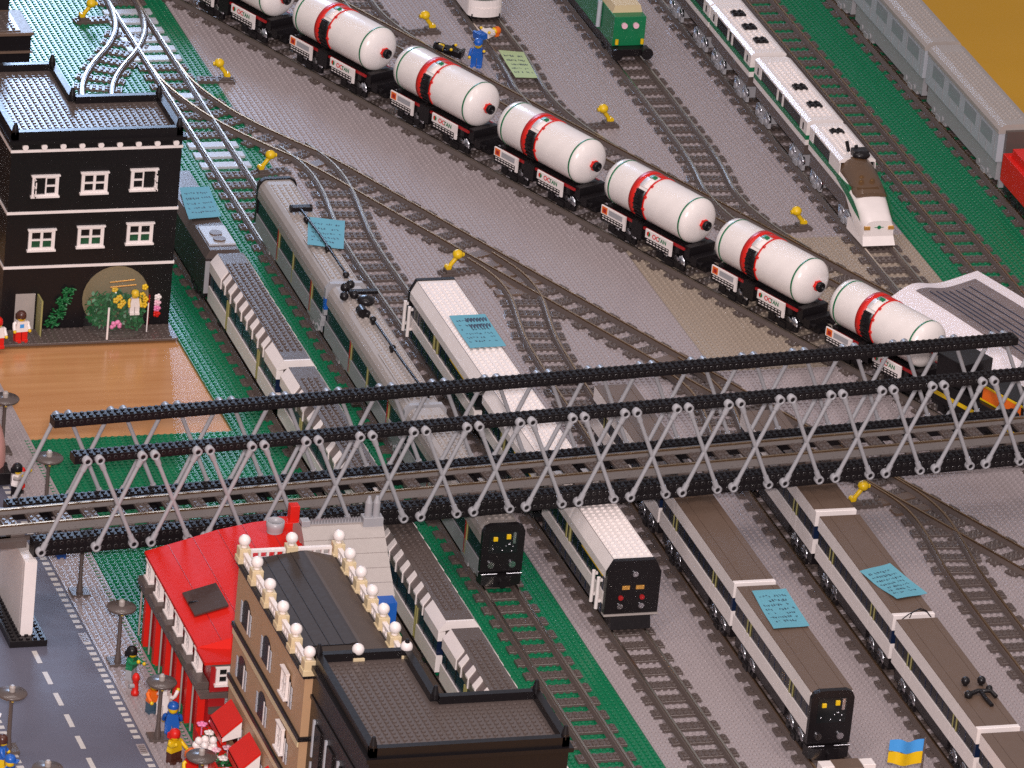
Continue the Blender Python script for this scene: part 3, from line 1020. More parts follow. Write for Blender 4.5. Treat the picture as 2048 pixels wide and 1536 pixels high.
def tank_wagon():
    t = thing('tank_wagon', 'x', 'tank wagon', (0, 0, 0), math.atan2(TD.x, -TD.y), 'white tank wagons with red bands')
    # local: tip of the near dome at y=0, wagon runs to +y
    L = LT
    dome = 2.6
    prof = []
    for i in range(15):
        a = i / 14 * math.pi / 2
        prof.append((RT * math.sin(a) ** .92, .9 + (dome - .9) * (1 - math.cos(a))))
    prof += [(RT, L - 1.0), (RT * .96, L - .35), (RT * .8, L - .1), (0, L)]
    b = MB(); b.lathe(prof, 48, 'y', (0, 0, ZT))
    tank = b.obj('tank', TWHITE, t)
    for yy in (dome + .15, L - 1.4):
        b = MB(); b.lathe([(RT + .005, yy - .16), (RT + .03, yy - .16), (RT + .03, yy + .16), (RT + .005, yy + .16)], 48, 'y', (0, 0, ZT)); b.obj('ring', DGREEN, tank)
    yc = 12.2
    # red saddle: from under the left flank over the top to the right flank
    d2r = math.radians
    b = MB()
    for y0, y1, a1_ in ((yc - 1.35, yc - 1.1, 222), (yc + .85, yc + 2.1, 222)):
        b.lathe([(RT, y0), (RT + .13, y0), (RT + .13, y1), (RT, y1)], 40, 'y', (0, 0, ZT), 0, d2r(-30), d2r(a1_))
    b.lathe([(RT, yc - 1.1), (RT + .10, yc - 1.1), (RT + .10, yc + .85), (RT, yc + .85)], 12, 'y', (0, 0, ZT), 0, d2r(-30), d2r(92))
    for k in range(3):
        a = d2r(128 + k * 30)
        q = (math.cos(a) * (RT + .1), yc - .9, ZT + math.sin(a) * (RT + .1))
        b.cyl((q[0], yc - 1.6, q[2]), (q[0], yc - 1.2, q[2]), .22, 8)
    b.obj('saddle', RED, tank)
    b = MB(); b.lathe([(RT, yc - 1.08), (RT + .22, yc - 1.08), (RT + .22, yc + .83), (RT, yc + .83)], 16, 'y', (0, 0, ZT), 0, d2r(146), d2r(222))
    for k in range(7):
        a = d2r(150 + k * 11)
        b.cyl((math.cos(a) * (RT + .35), yc - .8, ZT + math.sin(a) * (RT + .35)), (math.cos(a) * (RT + .35), yc + .8, ZT + math.sin(a) * (RT + .35)), .1, 6)
    b.obj('ladder', BLACK, tank)
    b = MB(); b.lathe([(RT, yc - 1.08), (RT + .17, yc - 1.08), (RT + .17, yc + .83), (RT, yc + .83)], 8, 'y', (0, 0, ZT), 0, d2r(110), d2r(138)); b.obj('hatch', WHITE, tank)
    b = MB(); b.lathe([(RT, yc - .6), (RT + .27, yc - .6), (RT + .27, yc + .55), (RT, yc + .55)], 4, 'y', (0, 0, ZT), 0, d2r(98), d2r(109)); b.obj('valve', DGREEN, tank)
    # end hub
    b = MB()
    b.lathe([(.62, 1.2), (.72, 1.0), (.72, .4), (.55, .28)], 16, 'y', (0, 0, ZT))
    for k in range(6):
        a = k * math.pi / 3
        b.cyl((math.cos(a) * .7, 1.1, ZT + math.sin(a) * .7), (math.cos(a) * .7, .45, ZT + math.sin(a) * .7), .16, 6)
    hub = b.obj('hub', RED, tank)
    b = MB()
    b.lathe([(.76, .4), (.78, -.15), (.62, -.25), (.5, -.15), (.5, .2), (0, .2)], 18, 'y', (0, 0, ZT))
    for a in (0, math.pi / 2):
        b.cyl((math.cos(a) * -.6, -.1, ZT + math.sin(a) * -.6), (math.cos(a) * .6, -.1, ZT + math.sin(a) * .6), .09, 6)
    b.obj('hub_ring', BLACK, hub)
    # chassis
    b = MB()
    b.box(-2.2, 2.2, -.6, L + .6, 3.1, 3.9)
    b.box(-3.0, 3.0, 2.5, L - 2.5, 3.9, 5.2)
    for yy in (1.2, L - 1.2, yc):
        b.bev(-2.6, 2.6, yy - .6, yy + .6, 3.9, 5.6)
    b.box(-3.3, 3.3, yc - 1.2, yc + 1.2, 3.0, 5.6)
    b.box(-2.6, 2.6, -1.1, .2, 3.0, 4.4)
    b.cyl((0, -2.6, 2.6), (0, L + 2, 2.6), .35, 8)
    b.box(-1.2, 1.2, -2.0, 0, 2.2, 3.0)
    for s in (-1, 1):
        b.cyl((s * 1.8, -1.1, 3.4), (s * 1.8, -1.8, 3.4), .45, 10)
        b.box(s * 2.9 - .15, s * 2.9 + .15, 1.5, L - 1.5, 4.9, 5.25, 1)
    b.obj('chassis', [BLACK, DKRED], t)
    for yy in (4.8, L - 4.4):
        bogie(t, yy, zt=3.1)
    for s in (-1, 1):
        for k, (ya, yb) in enumerate(((3.7, 9.8), (14.6, 20.3))):
            x0, x1 = sorted((s * 3.35, s * 3.62))
            b = MB(); b.bev(x0, x1, ya, yb, 4.1, 5.55)
            b.box(x0, x1, ya, ya + .5, 3.1, 4.1)
            p = b.obj('side_panel', WHITE, t)
            b = MB()
            b.box(min(s * 3.1, s * 3.5), max(s * 3.1, s * 3.5), ya + .5, yb, 3.05, 4.08, 0)
            n = 7
            for q in range(n):
                yy = ya + .8 + q * (yb - ya - .9) / n
                for zz in (3.35, 3.75):
                    b.box(min(s * 3.5, s * 3.56), max(s * 3.5, s * 3.56), yy, yy + .45, zz, zz + .13, 1)
            b.obj('grille', [BLACK, WHITE], p)
            xf = s * 3.635
            x0, x1 = sorted((xf, xf - s * .01))
            if k == 0:
                b = MB(); b.cyl((xf, yb - .75, 4.85), (xf + s * .02, yb - .75, 4.85), .40, 16); b.obj('emblem', DGREEN, p)
                b = MB(); b.lathe([(0, 0.0), (.40, 0.0)], 10, 'x', (xf + s * .028, yb - .75, 4.85), 0, d2r(-80), d2r(100)); b.obj('emblem', RED, p)
                if s < 0:
                    text_obj('OC', 1.05, RED, p, (xf - .015, yb - 1.6, 4.48))
                    text_obj('TAN', 0.95, DGREEN, p, (xf - .015, yb - 2.95, 4.5))
                else:
                    o = text_obj('OC', 1.05, RED, p, (xf + .015, ya + 1.0, 4.48)); o.rotation_euler = Matrix(((0, 0, 1), (1, 0, 0), (0, 1, 0))).to_euler()
                    o = text_obj('TAN', 0.95, DGREEN, p, (xf + .015, ya + 2.4, 4.5)); o.rotation_euler = Matrix(((0, 0, 1), (1, 0, 0), (0, 1, 0))).to_euler()
            else:
                b = MB()
                b.box(x0 - .01, x1 + .01, yb - 1.45, yb - .2, 4.25, 5.4, 0)
                b.box(x0 - .02, x1 + .02, yb - 1.2, yb - .5, 4.45, 5.1, 1)
                b.obj('hazard_sign', [ORANGE, DKRED], p)
                b = MB(); b.box(x0 - .01, x1 + .01, ya + .7, yb - 1.8, 4.4, 5.25, 0); b.obj('data_panel', MGREY, p)
    return t


P0 = Vector((45.88, 198.3)); P6 = Vector((97.47, 79.15))
step = (P6 - P0) / 5
LBL = {-1: 'white tank wagon clipped by the top edge, only its black underframe in view',
       0: 'white tank wagon half cut off at the top with its rounded end showing',
       1: 'white tank wagon nearest the top that shows its whole red band',
       2: 'white tank wagon passing in front of the green note',
       3: 'white tank wagon in front of the yellow lever at upper centre',
       4: 'white tank wagon in the middle of the row, below the rightmost curving siding',
       5: 'white tank wagon left of the curled white paper, wholly clear of the bridge',
       6: 'white tank wagon partly hidden by the top beam of the bridge'}
proto = tank_wagon()
rzt = proto.rotation_euler.z
for k in range(-1, 7):
    p = P0 + step * k
    if k == -1:
        proto.location = (p.x, p.y, 0)
        proto['label'] = LBL[k]
    else:
        dup(proto, LBL[k], (p.x, p.y, 0))
# black shunting locomotive at the head of the tank wagons
p = P0 + step * 6 + TD * 23.5
t = thing('locomotive', 'black locomotive with yellow stripes and an orange panel behind the right end of the bridge', 'locomotive', (p.x, p.y, 0), rzt)
b = MB(); b.box(-2.6, 2.6, 0, 21, 2.2, 3.4); b.obj('chassis', BLACK, t)
bogie(t, 4.5); bogie(t, 16.5)
b = MB(); b.bev(-3.4, 3.4, 0, 21, 3.4, 6.4); b.bev(-2.4, 2.4, 1, 14, 6.4, 9.0); b.bev(-3, 3, 15, 20.5, 6.4, 10.5); b.obj('body', BLACK, t)
for s in (-1, 1):
    x0, x1 = sorted((s * 3.41, s * 3.5))
    b = MB(); b.box(x0, x1, 0, 21, 4.2, 4.8); b.obj('stripe', YELLOW, t)
    x0, x1 = sorted((s * 2.41, s * 2.5))
    b = MB(); b.box(x0, x1, 3, 11, 6.7, 8.6, 0); b.box(x0 - .02, x1 + .02, 2.6, 11.4, 8.6, 8.9, 1); b.box(x0 - .02, x1 + .02, 2.6, 11.4, 6.45, 6.7, 1)
    b.obj('side_panel', [ORANGE, YELLOW], t)
b = MB(); b.bev(-2.3, 2.3, -1.4, 1.0, 6.4, 8.2); b.prism([(-1.5, 8.2), (1.5, 8.2), (1.9, 10.4), (.9, 10.6)], -.6, -.2, 'y'); b.bev(-3.4, 3.4, -1.6, 0, 5.2, 6.3)
b.obj('plough', MGREY, t)

# ------------------------------------------------------------------ truss bridge
UB = Vector((0.99585, 0.0910))
BA = Vector((-43.97, -4.7))
br = thing('truss_bridge', 'long truss bridge of black beams and crossed grey rods carrying a track', 'bridge', (BA.x, BA.y, 0), math.atan2(UB.y, UB.x))


def chord(u0, u1, n0, z0, z1, holes=True, name='chord'):
    b = MB()
    k = 0
    u = u0
    lens = (15.7, 15.7, 11.8, 15.7)
    while u < u1 - .5:
        e = min(u + lens[k % 4], u1)
        b.bev(u + .015, e - .015, n0, n0 + 1.96, z0, z1, 0, .05)
        u = e; k += 1
    nn = int((u1 - u0) / SP)
    for i in range(nn):
        for j in (0.5, 1.5):
            b.stud(u0 + (i + .5) * SP, n0 + j * SP, z1)
    if holes:
        for i in range(nn - 1):
            u = u0 + (i + 1) * SP
            for zz in ([z0 + .62] if z1 - z0 < 1.6 else [z0 + .6, z0 + 1.8]):
                for nf, d in ((n0, -.03), (n0 + 1.96, .03)):
                    b.lathe([(.20, nf + d), (.31, nf + d), (.31, nf)], 8, 'y', (u, 0, zz), 1)
    return b.obj(name, [mat('bridge_black_plastic', (.010, .008, .009), .36, spec=.16), mat('black_pin_plastic', (0.03, 0.026, 0.026), 0.2)], br)


chord(3.9, 153, .6, 25.65, 26.83, name='top_chord')
chord(4.9, 151.2, 12.0, 25.65, 26.83, name='top_chord')
chord(-1.0, 153, .6, 12.2, 14.55, name='bottom_chord')
chord(-1.0, 153, 12.0, 12.2, 14.55, False, name='bottom_chord')


def rod_mesh(sgn, side):
    # rod in the local plane from bottom (0,13.15) to top (sgn*5.75, 26.25); side: -1 near truss, +1 far truss
    b = MB()
    nr = 0.0 if side < 0 else 14.6
    e = -.62 if side < 0 else .62
    B_, T_ = Vector((0, nr, 13.15)), Vector((sgn * 5.75, nr, 26.25))
    d = (T_ - B_).normalized()
    b.cyl(B_ + d * .5, T_ - d * .5, .30, 10, 0, None, False)
    for q in (B_, T_):
        b.cyl(q + d * (.5 if q is B_ else -.5), q + d * (1.5 if q is B_ else -1.5), .44, 10, 0, .40)
        b.lathe([(.62, nr - e * 1.1), (.64, nr + e * .45), (.36, nr + e * .5), (.36, nr + e * .1)], 14, 'y', (q.x, 0, q.z), 0)
        b.cyl((q.x, nr + e * .12, q.z), (q.x, nr + e * .08, q.z), .37, 10, 1)
    return b.mesh('diagonal_rod', [MGREY, BLACK])


RODS = {(s, d): rod_mesh(s, d) for s in (-1, 1) for d in (-1, 1)}
for side in (-1, 1):
    du = 0.0 if side < 0 else .5
    for k in range(0, 20):
        link('diagonal_rod', RODS[(1, side)], br, (7.9 * k - .2 + du, 0, 0))          # leaning right going up
        link('diagonal_rod', RODS[(-1, side)], br, (7.9 * k + 5.2 + 7.9 + du, 0, 0))  # leaning left going up
for k in range(10):
    b = MB(); u = 4 + k * 15.7
    b.bev(u - .5, u + .5, 2.6, 12.0, 12.3, 13.5); b.obj('cross_beam', BLACK, br)
for nn, wl, wr in ((7.4 - 2.4, 1.6, .55), (7.4 + 2.4, .55, 1.6)):
    b = MB()
    b.prism([(nn - wl, 14.46), (nn + wr, 14.46), (nn + wr, 14.56), (nn + .38, 14.95), (nn - .38, 14.95), (nn - wl, 14.56)], -40, 158, 'x', 0)
    b.box(-40, 158, nn - .17, nn + .17, 14.96, 15.16, 1)
    b.obj('rail', [mat('deck_grey_plastic', (.15, .128, .12), .34), RUSTY], br)
for k in range(50):
    o = link('sleeper', SLEEPER, br, (-38 + k * 3.95, 7.4, 14.04))
    o.rotation_euler = (0, 0, math.pi / 2)
b = MB()
for nn in (3.3, 11.0):
    b.box(-40, 158, nn, nn + .5, 13.5, 14.04)
b.box(-40, -1.5, 2.2, 12.5, 13.0, 14.04)
b.obj('deck_beam', DGREY, br)


def pier(label, x, y):
    t = thing('bridge_pier', label, 'bridge pier', (x, y, 0), 0, 'white bridge piers')
    b = MB(); b.box(-.85, .85, 0, 13.5, 1.0, 12.15); b.box(-.86, .86, .9, .95, 1.0, 12.15)
    b.obj('shaft', WHITE, t)
    b = MB(); b.bev(-2.6, 2.6, -1.6, 15, .03, 1.0); b.studs(-2.45, -1.5, 5, 16, 1.0); b.obj('base', BLACK, t)


pier('tall white slab pier on a black studded base standing in the road', -45.6, -5.4)


# ------------------------------------------------------------------ buildings
def window(parent, o, ux, w, h, m=WHITE, glass=GLASS, open_=0, depth=.35, mull=True):
    """window with frame: o = lower-left corner on the wall face, ux = unit vector along the wall (left to right seen from outside)"""
    o = Vector(o); ux = Vector(ux); uz = Vector((0, 0, 1)); n = ux.cross(uz)   # outward normal
    def bx(mb, a0, a1, z0, z1, d0, d1, mi=0):
        P = [o + ux * a + n * d + uz * z for a, d, z in ((a0, d0, z0), (a1, d0, z0), (a1, d1, z0), (a0, d1, z0), (a0, d0, z1), (a1, d0, z1), (a1, d1, z1), (a0, d1, z1))]
        mb.idx(P, [(0, 1, 2, 3), (4, 7, 6, 5), (0, 4, 5, 1), (1, 5, 6, 2), (2, 6, 7, 3), (3, 7, 4, 0)], mi)
    b = MB()
    f = .3
    bx(b, 0, w, 0, f, -.1, depth); bx(b, 0, w, h - f, h, -.1, depth)
    bx(b, 0, f, f, h - f, -.1, depth); bx(b, w - f, w, f, h - f, -.1, depth)
    bx(b, -.18, w + .18, -.15, .12, -.1, depth + .25); bx(b, -.18, w + .18, h - .1, h + .12, -.1, depth + .15)
    fr = b.obj('window', m, parent)
    b = MB(); bx(b, f, w - f, f, h - f, -.08, -.02); b.obj('pane', glass, fr)
    if mull:
        halves = ((f, w / 2), (w / 2, w - f))
        for i, (a0, a1) in enumerate(halves):
            b = MB()
            if open_ and ((open_ < 0) == (i == 0)):
                # casement swung outwards
                hx = a0 if i == 0 else a1
                for (z0, z1) in ((f, f + .2), (h - f - .2, h - f), (h / 2 - .1, h / 2 + .1)):
                    bx(b, hx - .08, hx + .08, z0, z1, 0, depth + 1.2)
                bx(b, hx - .08, hx + .08, f, h - f, depth + 1.0, depth + 1.2)
                b.obj('casement', m, fr)
                continue
            bx(b, a0, a0 + .2, f, h - f, .02, depth - .08); bx(b, a1 - .2, a1, f, h - f, .02, depth - .08)
            bx(b, a0 + .2, a1 - .2, h / 2 - .13, h / 2 + .13, .02, depth - .09)
            bx(b, a0 + .2, a1 - .2, f, f + .14, .02, depth - .09); bx(b, a0 + .2, a1 - .2, h - f - .14, h - f, .02, depth - .09)
            b.obj('casement', m, fr)
    return fr


def parapet(parent, pts, z0, z1, th, m, name='parapet'):
    """low wall along a closed polygon (counter-clockwise), inset by th"""
    b = MB()
    n = len(pts)
    for i in range(n):
        a, c = Vector(pts[i]), Vector(pts[(i + 1) % n])
        d = (c - a).normalized(); nn = Vector((-d.y, d.x))
        q = [a, c - d * 0, c + nn * th, a + nn * th]
        P = [(v.x, v.y, z0) for v in q] + [(v.x, v.y, z1 + (.004 * i)) for v in q]
        b.idx(P, [(0, 3, 2, 1), (4, 5, 6, 7), (0, 1, 5, 4), (1, 2, 6, 5), (2, 3, 7, 6), (3, 0, 4, 7)])
    return b.obj(name, m, parent)


def l_house(label, X, Y, facade_dots=True):
    """black corner house with L-shaped flat roof; X left, Y front (facing -y)"""
    t = thing('corner_house', label, 'building', (X, Y, 0))
    poly = [(0, 0), (25.9, 0), (25.9, 13.4), (12.6, 13.4), (12.6, 26.3), (0, 26.3)]
    b = MB(); b.prism(poly, 0, 28.8, 'z')
    b.obj('wall', BLACK, t)
    b = MB(); b.prism([(-.5, -.5), (26.4, -.5), (26.4, 13.7), (12.9, 13.7), (12.9, 26.8), (-.5, 26.8)], 30.4, 31.0, 'z')
    b.obj('cornice', BLACK, t)
    b = MB(); b.prism([(x, y) for x, y in poly], 28.8, 30.4, 'z'); b.obj('frieze', BLACK, t)
    b = MB()
    b.prism([(.1, .1), (25.8, .1), (25.8, 13.3), (12.5, 13.3), (12.5, 26.2), (.1, 26.2)], 30.95, 31.2, 'z')
    for i in range(24):
        for j in range(24):
            x, y = 1.2 + (i + .5) * SP, 1.2 + (j + .5) * SP
            if (x < 24.6 and y < 12.2) or (x < 11.4 and y < 25):
                b.stud(x, y, 31.2)
    b.obj('roof', DGREY, t)
    parapet(t, [(0, 0), (25.9, 0), (25.9, 13.4), (12.6, 13.4), (12.6, 26.3), (0, 26.3)], 31.0, 32.3, .95, BLACK)
    for x, y in ((.5, .5), (25.4, .5), (25.4, 12.9), (12.1, 12.9), (12.1, 25.8), (.5, 25.8)):
        b = MB(); b.cyl((x, y, 31.9), (x, y, 32.6), .52, 10); b.cyl((x, y, 32.6), (x, y, 33.7), .5, 10, 0, .22); b.obj('finial', BLACK, t)
    return t


ul = l_house('black corner house with white-framed windows and a garden bay, at the upper left', -26.2, 93.8)
b = MB(); b.bev(-5, 26.15, -5.1, 0, 0.0, .35, 0, .05); b.studs(-4.9, -5.0, 31, 5, .35); b.obj('pavement', DGREY, ul)
b = MB(); b.bev(-5, 26.15, .02, 26.4, -.4, .2, 0, .05); b.obj('base', DGREY, ul)
for zz in (29.05, 19.1, 10.3):
    b = MB(); b.box(-.12, 26.02, -.14, 13.5, zz, zz + .42); b.obj('string_course', WHITE, ul)
for k in range(9):
    b = MB(); x = 2.0 + k * 2.86; b.cyl((x, .1, 29.95), (x, -.4, 29.95), .45, 14); b.obj('roundel', WHITE, ul)
# bring the roundel frieze forward of the wall
PINKG = mat('pink_curtain_pane', (0.22, 0.035, 0.13), 0.3, var=.8, scale=.8)
for zi, z in enumerate((22.1, 13.4)):
    for xi, x in enumerate((3.4, 10.85, 18.35)):
        if zi:
            pl_ = MB(); pl_.box(x + .4, x + 3.5, -.055, -.03, 13.7 + xi * .25, 14.85 + xi * .25); pl_.obj('window_plant', mat('dark_leaf_plastic', (.01, .07, .03), .4, var=.8, scale=1.5), ul)
        window(ul, (x, 0, z + xi * .25 - .1), (1, 0, 0), 4.0, 3.3, open_=(-1 if (zi == 0 and xi == 0) else (1 if (zi == 0 and xi == 2) else 0)), glass=GLASS if zi == 0 else PINKG)
# doorway with open door
b = MB(); b.box(2.1, 5.1, -.05, .3, .36, 6.2); b.obj('doorway', SGREY, ul)
b = MB(); b.box(5.4, 5.65, -2.8, -.02, .36, 6.1, 0); b.box(5.66, 5.75, -2.7, -.1, .5, 6.0, 1); b.obj('door', [BUFF, BLACK], ul)
# climbing plant
b = MB()
random.seed(11)
for k in range(90):
    z = random.uniform(.8, 6.9)
    x = 7.6 + (z - .6) * .42 + random.uniform(-.9, .9)
    b.tube([(x, -.1, z), (x + random.uniform(-.4, .4), -.45, z + .25), (x + random.uniform(-.6, .6), -.6, z + random.uniform(-.1, .5))], .14, 5)
b.tube([(7.9, -.15, .5), (8.8, -.2, 2.5), (9.0, -.2, 4.5), (10.4, -.2, 6.9)], .2, 6)
b.obj('climbing_plant', LEAF, ul)
# garden bay: recess, glass drum, plants, figure
b = MB(); b.lathe([(5.1, -.06), (0, -.06)], 28, 'y', (17.4, 0, 5.1)); b.obj('recess', mat('dark_bay_wall', (.20, .155, .085), .5), ul)
b = MB(); b.cyl((17.4, -.2, .4), (17.4, -.2, .5), 4.7, 24); b.obj('bay_floor', DGREY, ul)
b = MB(); b.lathe([(4.6, .5), (4.6, 6.4), (4.0, 8.6), (2.4, 9.6), (0, 9.9)], 24, 'z', (17.4, -.05, 0), 0, math.pi, 2 * math.pi); b.obj('bay_glass', CLEAR, ul)
b = MB()
random.seed(4)
for cx, cz, rx, rz_ in ((14.6, 4.0, 2.0, 2.7), (14.9, 3.2, 1.8, 2.0), (17.0, 2.6, 1.6, 2.2), (19.9, 2.2, 1.6, 1.8), (20.3, 4.6, 1.3, 2.2), (17.6, 5.4, 1.6, 1.4)):
    for k in range(230):
        a, r = random.uniform(0, 6.28), math.sqrt(random.random())
        x, z = cx + math.cos(a) * r * rx, cz + math.sin(a) * r * rz_
        y = random.uniform(-2.4, -.5)
        q = Vector((random.uniform(-1, 1), random.uniform(-1, .2), random.uniform(-1, 1))) * .42
        w = Vector((random.uniform(-1, 1), random.uniform(-1, 1), random.uniform(-1, 1))) * .3
        c = Vector((x, y, z))
        b.face([c - q, c + w, c + q, c - w])
b.obj('garden_plant', LEAF, ul)
b = MB()
for x, z in ((17.4, 6.0), (16.6, 7.4), (18.0, 5.2), (21.2, 7.6), (20.9, 6.3), (21.4, 5.6), (17.6, 4.7), (16.9, 5.6), (21.3, 4.7)):
    for q in range(5):
        b.ball((x + math.cos(q * 1.26) * .28, -2.3, z + math.sin(q * 1.26) * .28), .26, 0, 7)
b.obj('yellow_flower', YELLOW, ul)
b = MB()
for q in range(7):
    b.ball((16.9 + math.cos(q) * .6, -3.1, 2.0 + math.sin(q * 1.7) * .4), .36, 0, 7)
b.obj('pink_flower', PINK, ul)
b = MB(); b.cyl((15.6, -3.2, 8.2), (19.6, -3.2, 8.45), .12, 7); b.cyl((15.6, -2.8, 8.8), (19.4, -2.8, 9.1), .12, 7); b.obj('gold_rail', COPPER, ul)
b = MB(); b.cyl((15.2, -4.9, .5), (15.2, -4.9, 5.6), .17, 8); b.cyl((21.8, -2.8, .5), (21.8, -2.8, 5.2), .1, 8); b.obj('post', WHITE, ul)
for zz, m in ((4.9, WHITE), (4.0, LPINK), (3.1, PINK), (2.2, RED)):
    b = MB()
    for q in range(5):
        b.ball((23.9 + math.cos(q * 1.257) * .34, -.25, zz + math.sin(q * 1.257) * .34), .27, 0, 8, 1, 1, .5)
    b.ball((23.9, -.4, zz), .2, 0, 8)
    b.obj('wall_flower', m, ul)
b = MB(); b.cyl((22.6, -.2, .5), (22.6, -.2, 5.3), .13, 6); b.obj('drainpipe', DKRED, ul)

# dark block behind
t = thing('rear_house', 'black stepped house behind the corner house at the left edge', 'building', (-45, 128, 0))
b = MB(); b.box(0, 29.6, 0, 9, 0, 33.4); b.box(0, 28.2, 9.0, 24, 0, 42); b.obj('wall', BLACK, t)
b = MB(); b.bev(-.3, 29.9, -.3, 8.98, 33.42, 33.9); b.box(0, 29.9, -.35, -.02, 30.6, 30.9); b.bev(-.3, 28.5, 9.01, 24.3, 42.02, 42.8); b.obj('cornice', BROWN, t)
b = MB(); b.bev(4, 28, .3, 8, 33.91, 34.1); b.studs(5, .6, 23, 7, 34.1); b.obj('roof', DGREY, t)

bb = l_house('black-walled house with an L-shaped grey studded roof at the bottom', -26.4, -100.2)
for k in range(4):       # arched windows of its street side
    yy = 3.0 + k * 5.6
    b = MB(); b.bev(-.25, 0, yy, yy + 2.6, 14, 24); b.obj('pilaster', BLACK, bb)
    for zz in (21.5, 15.5):
        b = MB(); b.box(-.32, -.02, yy + 3.0, yy + 3.4, zz - 2.4, zz + 2.8); b.obj('shutter', SIDEGREY, bb)
b = MB(); b.bev(-.2, 0, 0.2, 26, 26.2, 26.7); b.obj('string_course', BLACK, bb)

# ---- tan house with balustrade roof
tn = thing('tan_house', 'tan house with arched windows and a grey roof ringed by white balls', 'building', (-27.5, -74.6, 0))
TW, TL = 13.6, 32.6
b = MB(); b.box(0, TW, 0, TL, 0, 29.0); b.obj('wall', DTAN, tn)
for zz, h, m in ((29.0, .55, BLACK), (20.0, .6, BLACK), (12.4, .6, BLACK)):
    b = MB(); b.bev(-.3, TW + .3, -.3, TL + .3, zz, zz + h); b.obj('string_course', m, tn)
b = MB(); b.box(-.22, -.02, .2, TL - .2, 19.0, 19.98); b.box(-.22, -.02, .2, TL - .2, 11.4, 12.38); b.obj('band', TAN, tn)
for r, (z0, z1) in enumerate(((22.0, 26.0), (14.0, 17.9), (5.0, 9.4))):
    for k, yc in enumerate((27.3, 17.2, 7.0)):
        b = MB()
        prof = [(yc - 1.9, z0), (yc + 1.9, z0), (yc + 1.9, z1 - 1.4)] + [(yc + 1.9 * math.cos(a), z1 - 1.4 + 1.5 * math.sin(a)) for a in [math.pi * q / 8 for q in range(1, 8)]] + [(yc - 1.9, z1 - 1.4)]
        b.prism(prof, -.06, .1, 'x')
        w = b.obj('window', BLACK, tn)
        for s in (-1, 1):
            b = MB()
            for q in range(3):
                zz = z0 + .2 + q * (z1 - z0 - .9) / 3
                b.bev(-.17, -.05, yc + s * 2.2 - .28, yc + s * 2.2 + .28, zz, zz + (z1 - z0 - .9) / 3 - .08)
            b.obj('shutter', SIDEGREY, w)
        b = MB(); b.box(-.14, -.02, yc - 1.3, yc - 1.0, z0, z1 - .6); b.obj('casement', WHITE, w)
        if (r, k) in ((0, 2), (1, 2)):
            pass
for yc, z in ((7.0, 22.9), (7.0, 15.0)):
    window(tn, (-.3, yc + 1.5, z), (0, -1, 0), 2.6, 3.6, mull=True, depth=.3)
# roof deck: shallow gable with seams
b = MB()
b.box(.8, TW - .8, .8, TL - .8, 29.55, 29.9, 0)
b.prism([(1.0, 29.9), (8.3, 29.9), (8.3, 31.0), (7.9, 31.0), (1.2, 30.1)], 5.2, TL - 1.0, 'y', 0)
b.prism([(8.3, 29.9), (12.4, 29.9), (12.4, 30.05), (8.7, 31.0), (8.3, 31.0)], 1.0, TL - 1.0, 'y', 1)
b.prism([(1.2, 29.9), (5.2, 29.9), (5.2, 30.8)], 1.0, 8.3, 'x', 0)
for x in (2.9, 4.7, 6.5):
    b.box(x - .04, x + .04, 5.3, TL - 1, 30.1 + (x - 1.2) * .134, 30.17 + (x - 1.2) * .134, 2)
for y in (2.2, 3.7, 5.1):
    b.box(2, 8.2, y - .05, y + .05, 30.0, 30.02 + (y - 1.2) * .225, 2)
b.obj('roof', [mat('charcoal_roof_tile', (0.042, 0.032, 0.028), .62, spec=.2), mat('brown_roof_tile', (0.085, 0.062, 0.05), .62, spec=.2), BLACK], tn)
# balustrade: tan posts with white balls, pierced white rails
posts = [(-.1 + .5, TL - .3 - k * (TL - .6) / 5) for k in range(6)] + [(TW - .4, TL - .3 - k * (TL - .6) / 6) for k in range(7)] + [(TW / 2, TL - .3), (TW / 2, .3)]
for (x, y) in posts:
    b = MB(); b.bev(x - .75, x + .75, y - .75, y + .75, 29.55, 31.6); b.bev(x - .9, x + .9, y - .9, y + .9, 29.55, 30.3)
    po = b.obj('balustrade_post', TAN, tn)
    b = MB(); b.cyl((x, y, 31.6), (x, y, 31.9), .42, 12); b.ball((x, y, 32.55), .80, 0, 20); b.obj('ball', WHITE, po)


def rail_run(a, c):
    b = MB()
    a, c = Vector(a), Vector(c)
    d = c - a; l = d.length; d.normalize(); n = Vector((-d.y, d.x))
    def bx(t0, t1, z0, z1, w=.22):
        q = [a + d * t0 + n * w, a + d * t0 - n * w, a + d * t1 - n * w, a + d * t1 + n * w]
        P = [(v.x, v.y, z0) for v in q] + [(v.x, v.y, z1) for v in q]
        b.idx(P, [(0, 3, 2, 1), (4, 5, 6, 7), (0, 1, 5, 4), (1, 2, 6, 5), (2, 3, 7, 6), (3, 0, 4, 7)])
    bx(0, l, 29.6, 29.95); bx(0, l, 30.8, 31.15, .3)
    k = max(3, int(l / 1.0))
    for i in range(k + 1):
        t0 = (l - .3) * i / k
        bx(t0, t0 + .3, 29.95, 30.8)
    b.obj('balustrade_rail', WHITE, tn)


for X in (.4, TW - .4):
    n = 5 if X < 1 else 6
    for k in range(n):
        y1 = TL - .3 - k * (TL - .6) / n; y0 = TL - .3 - (k + 1) * (TL - .6) / n
        rail_run((X, y1 - .8), (X, y0 + .8))
for Y in (.3, TL - .3):
    rail_run((1.3, Y), (TW / 2 - .8, Y)); rail_run((TW / 2 + .8, Y), (TW - 1.3, Y))
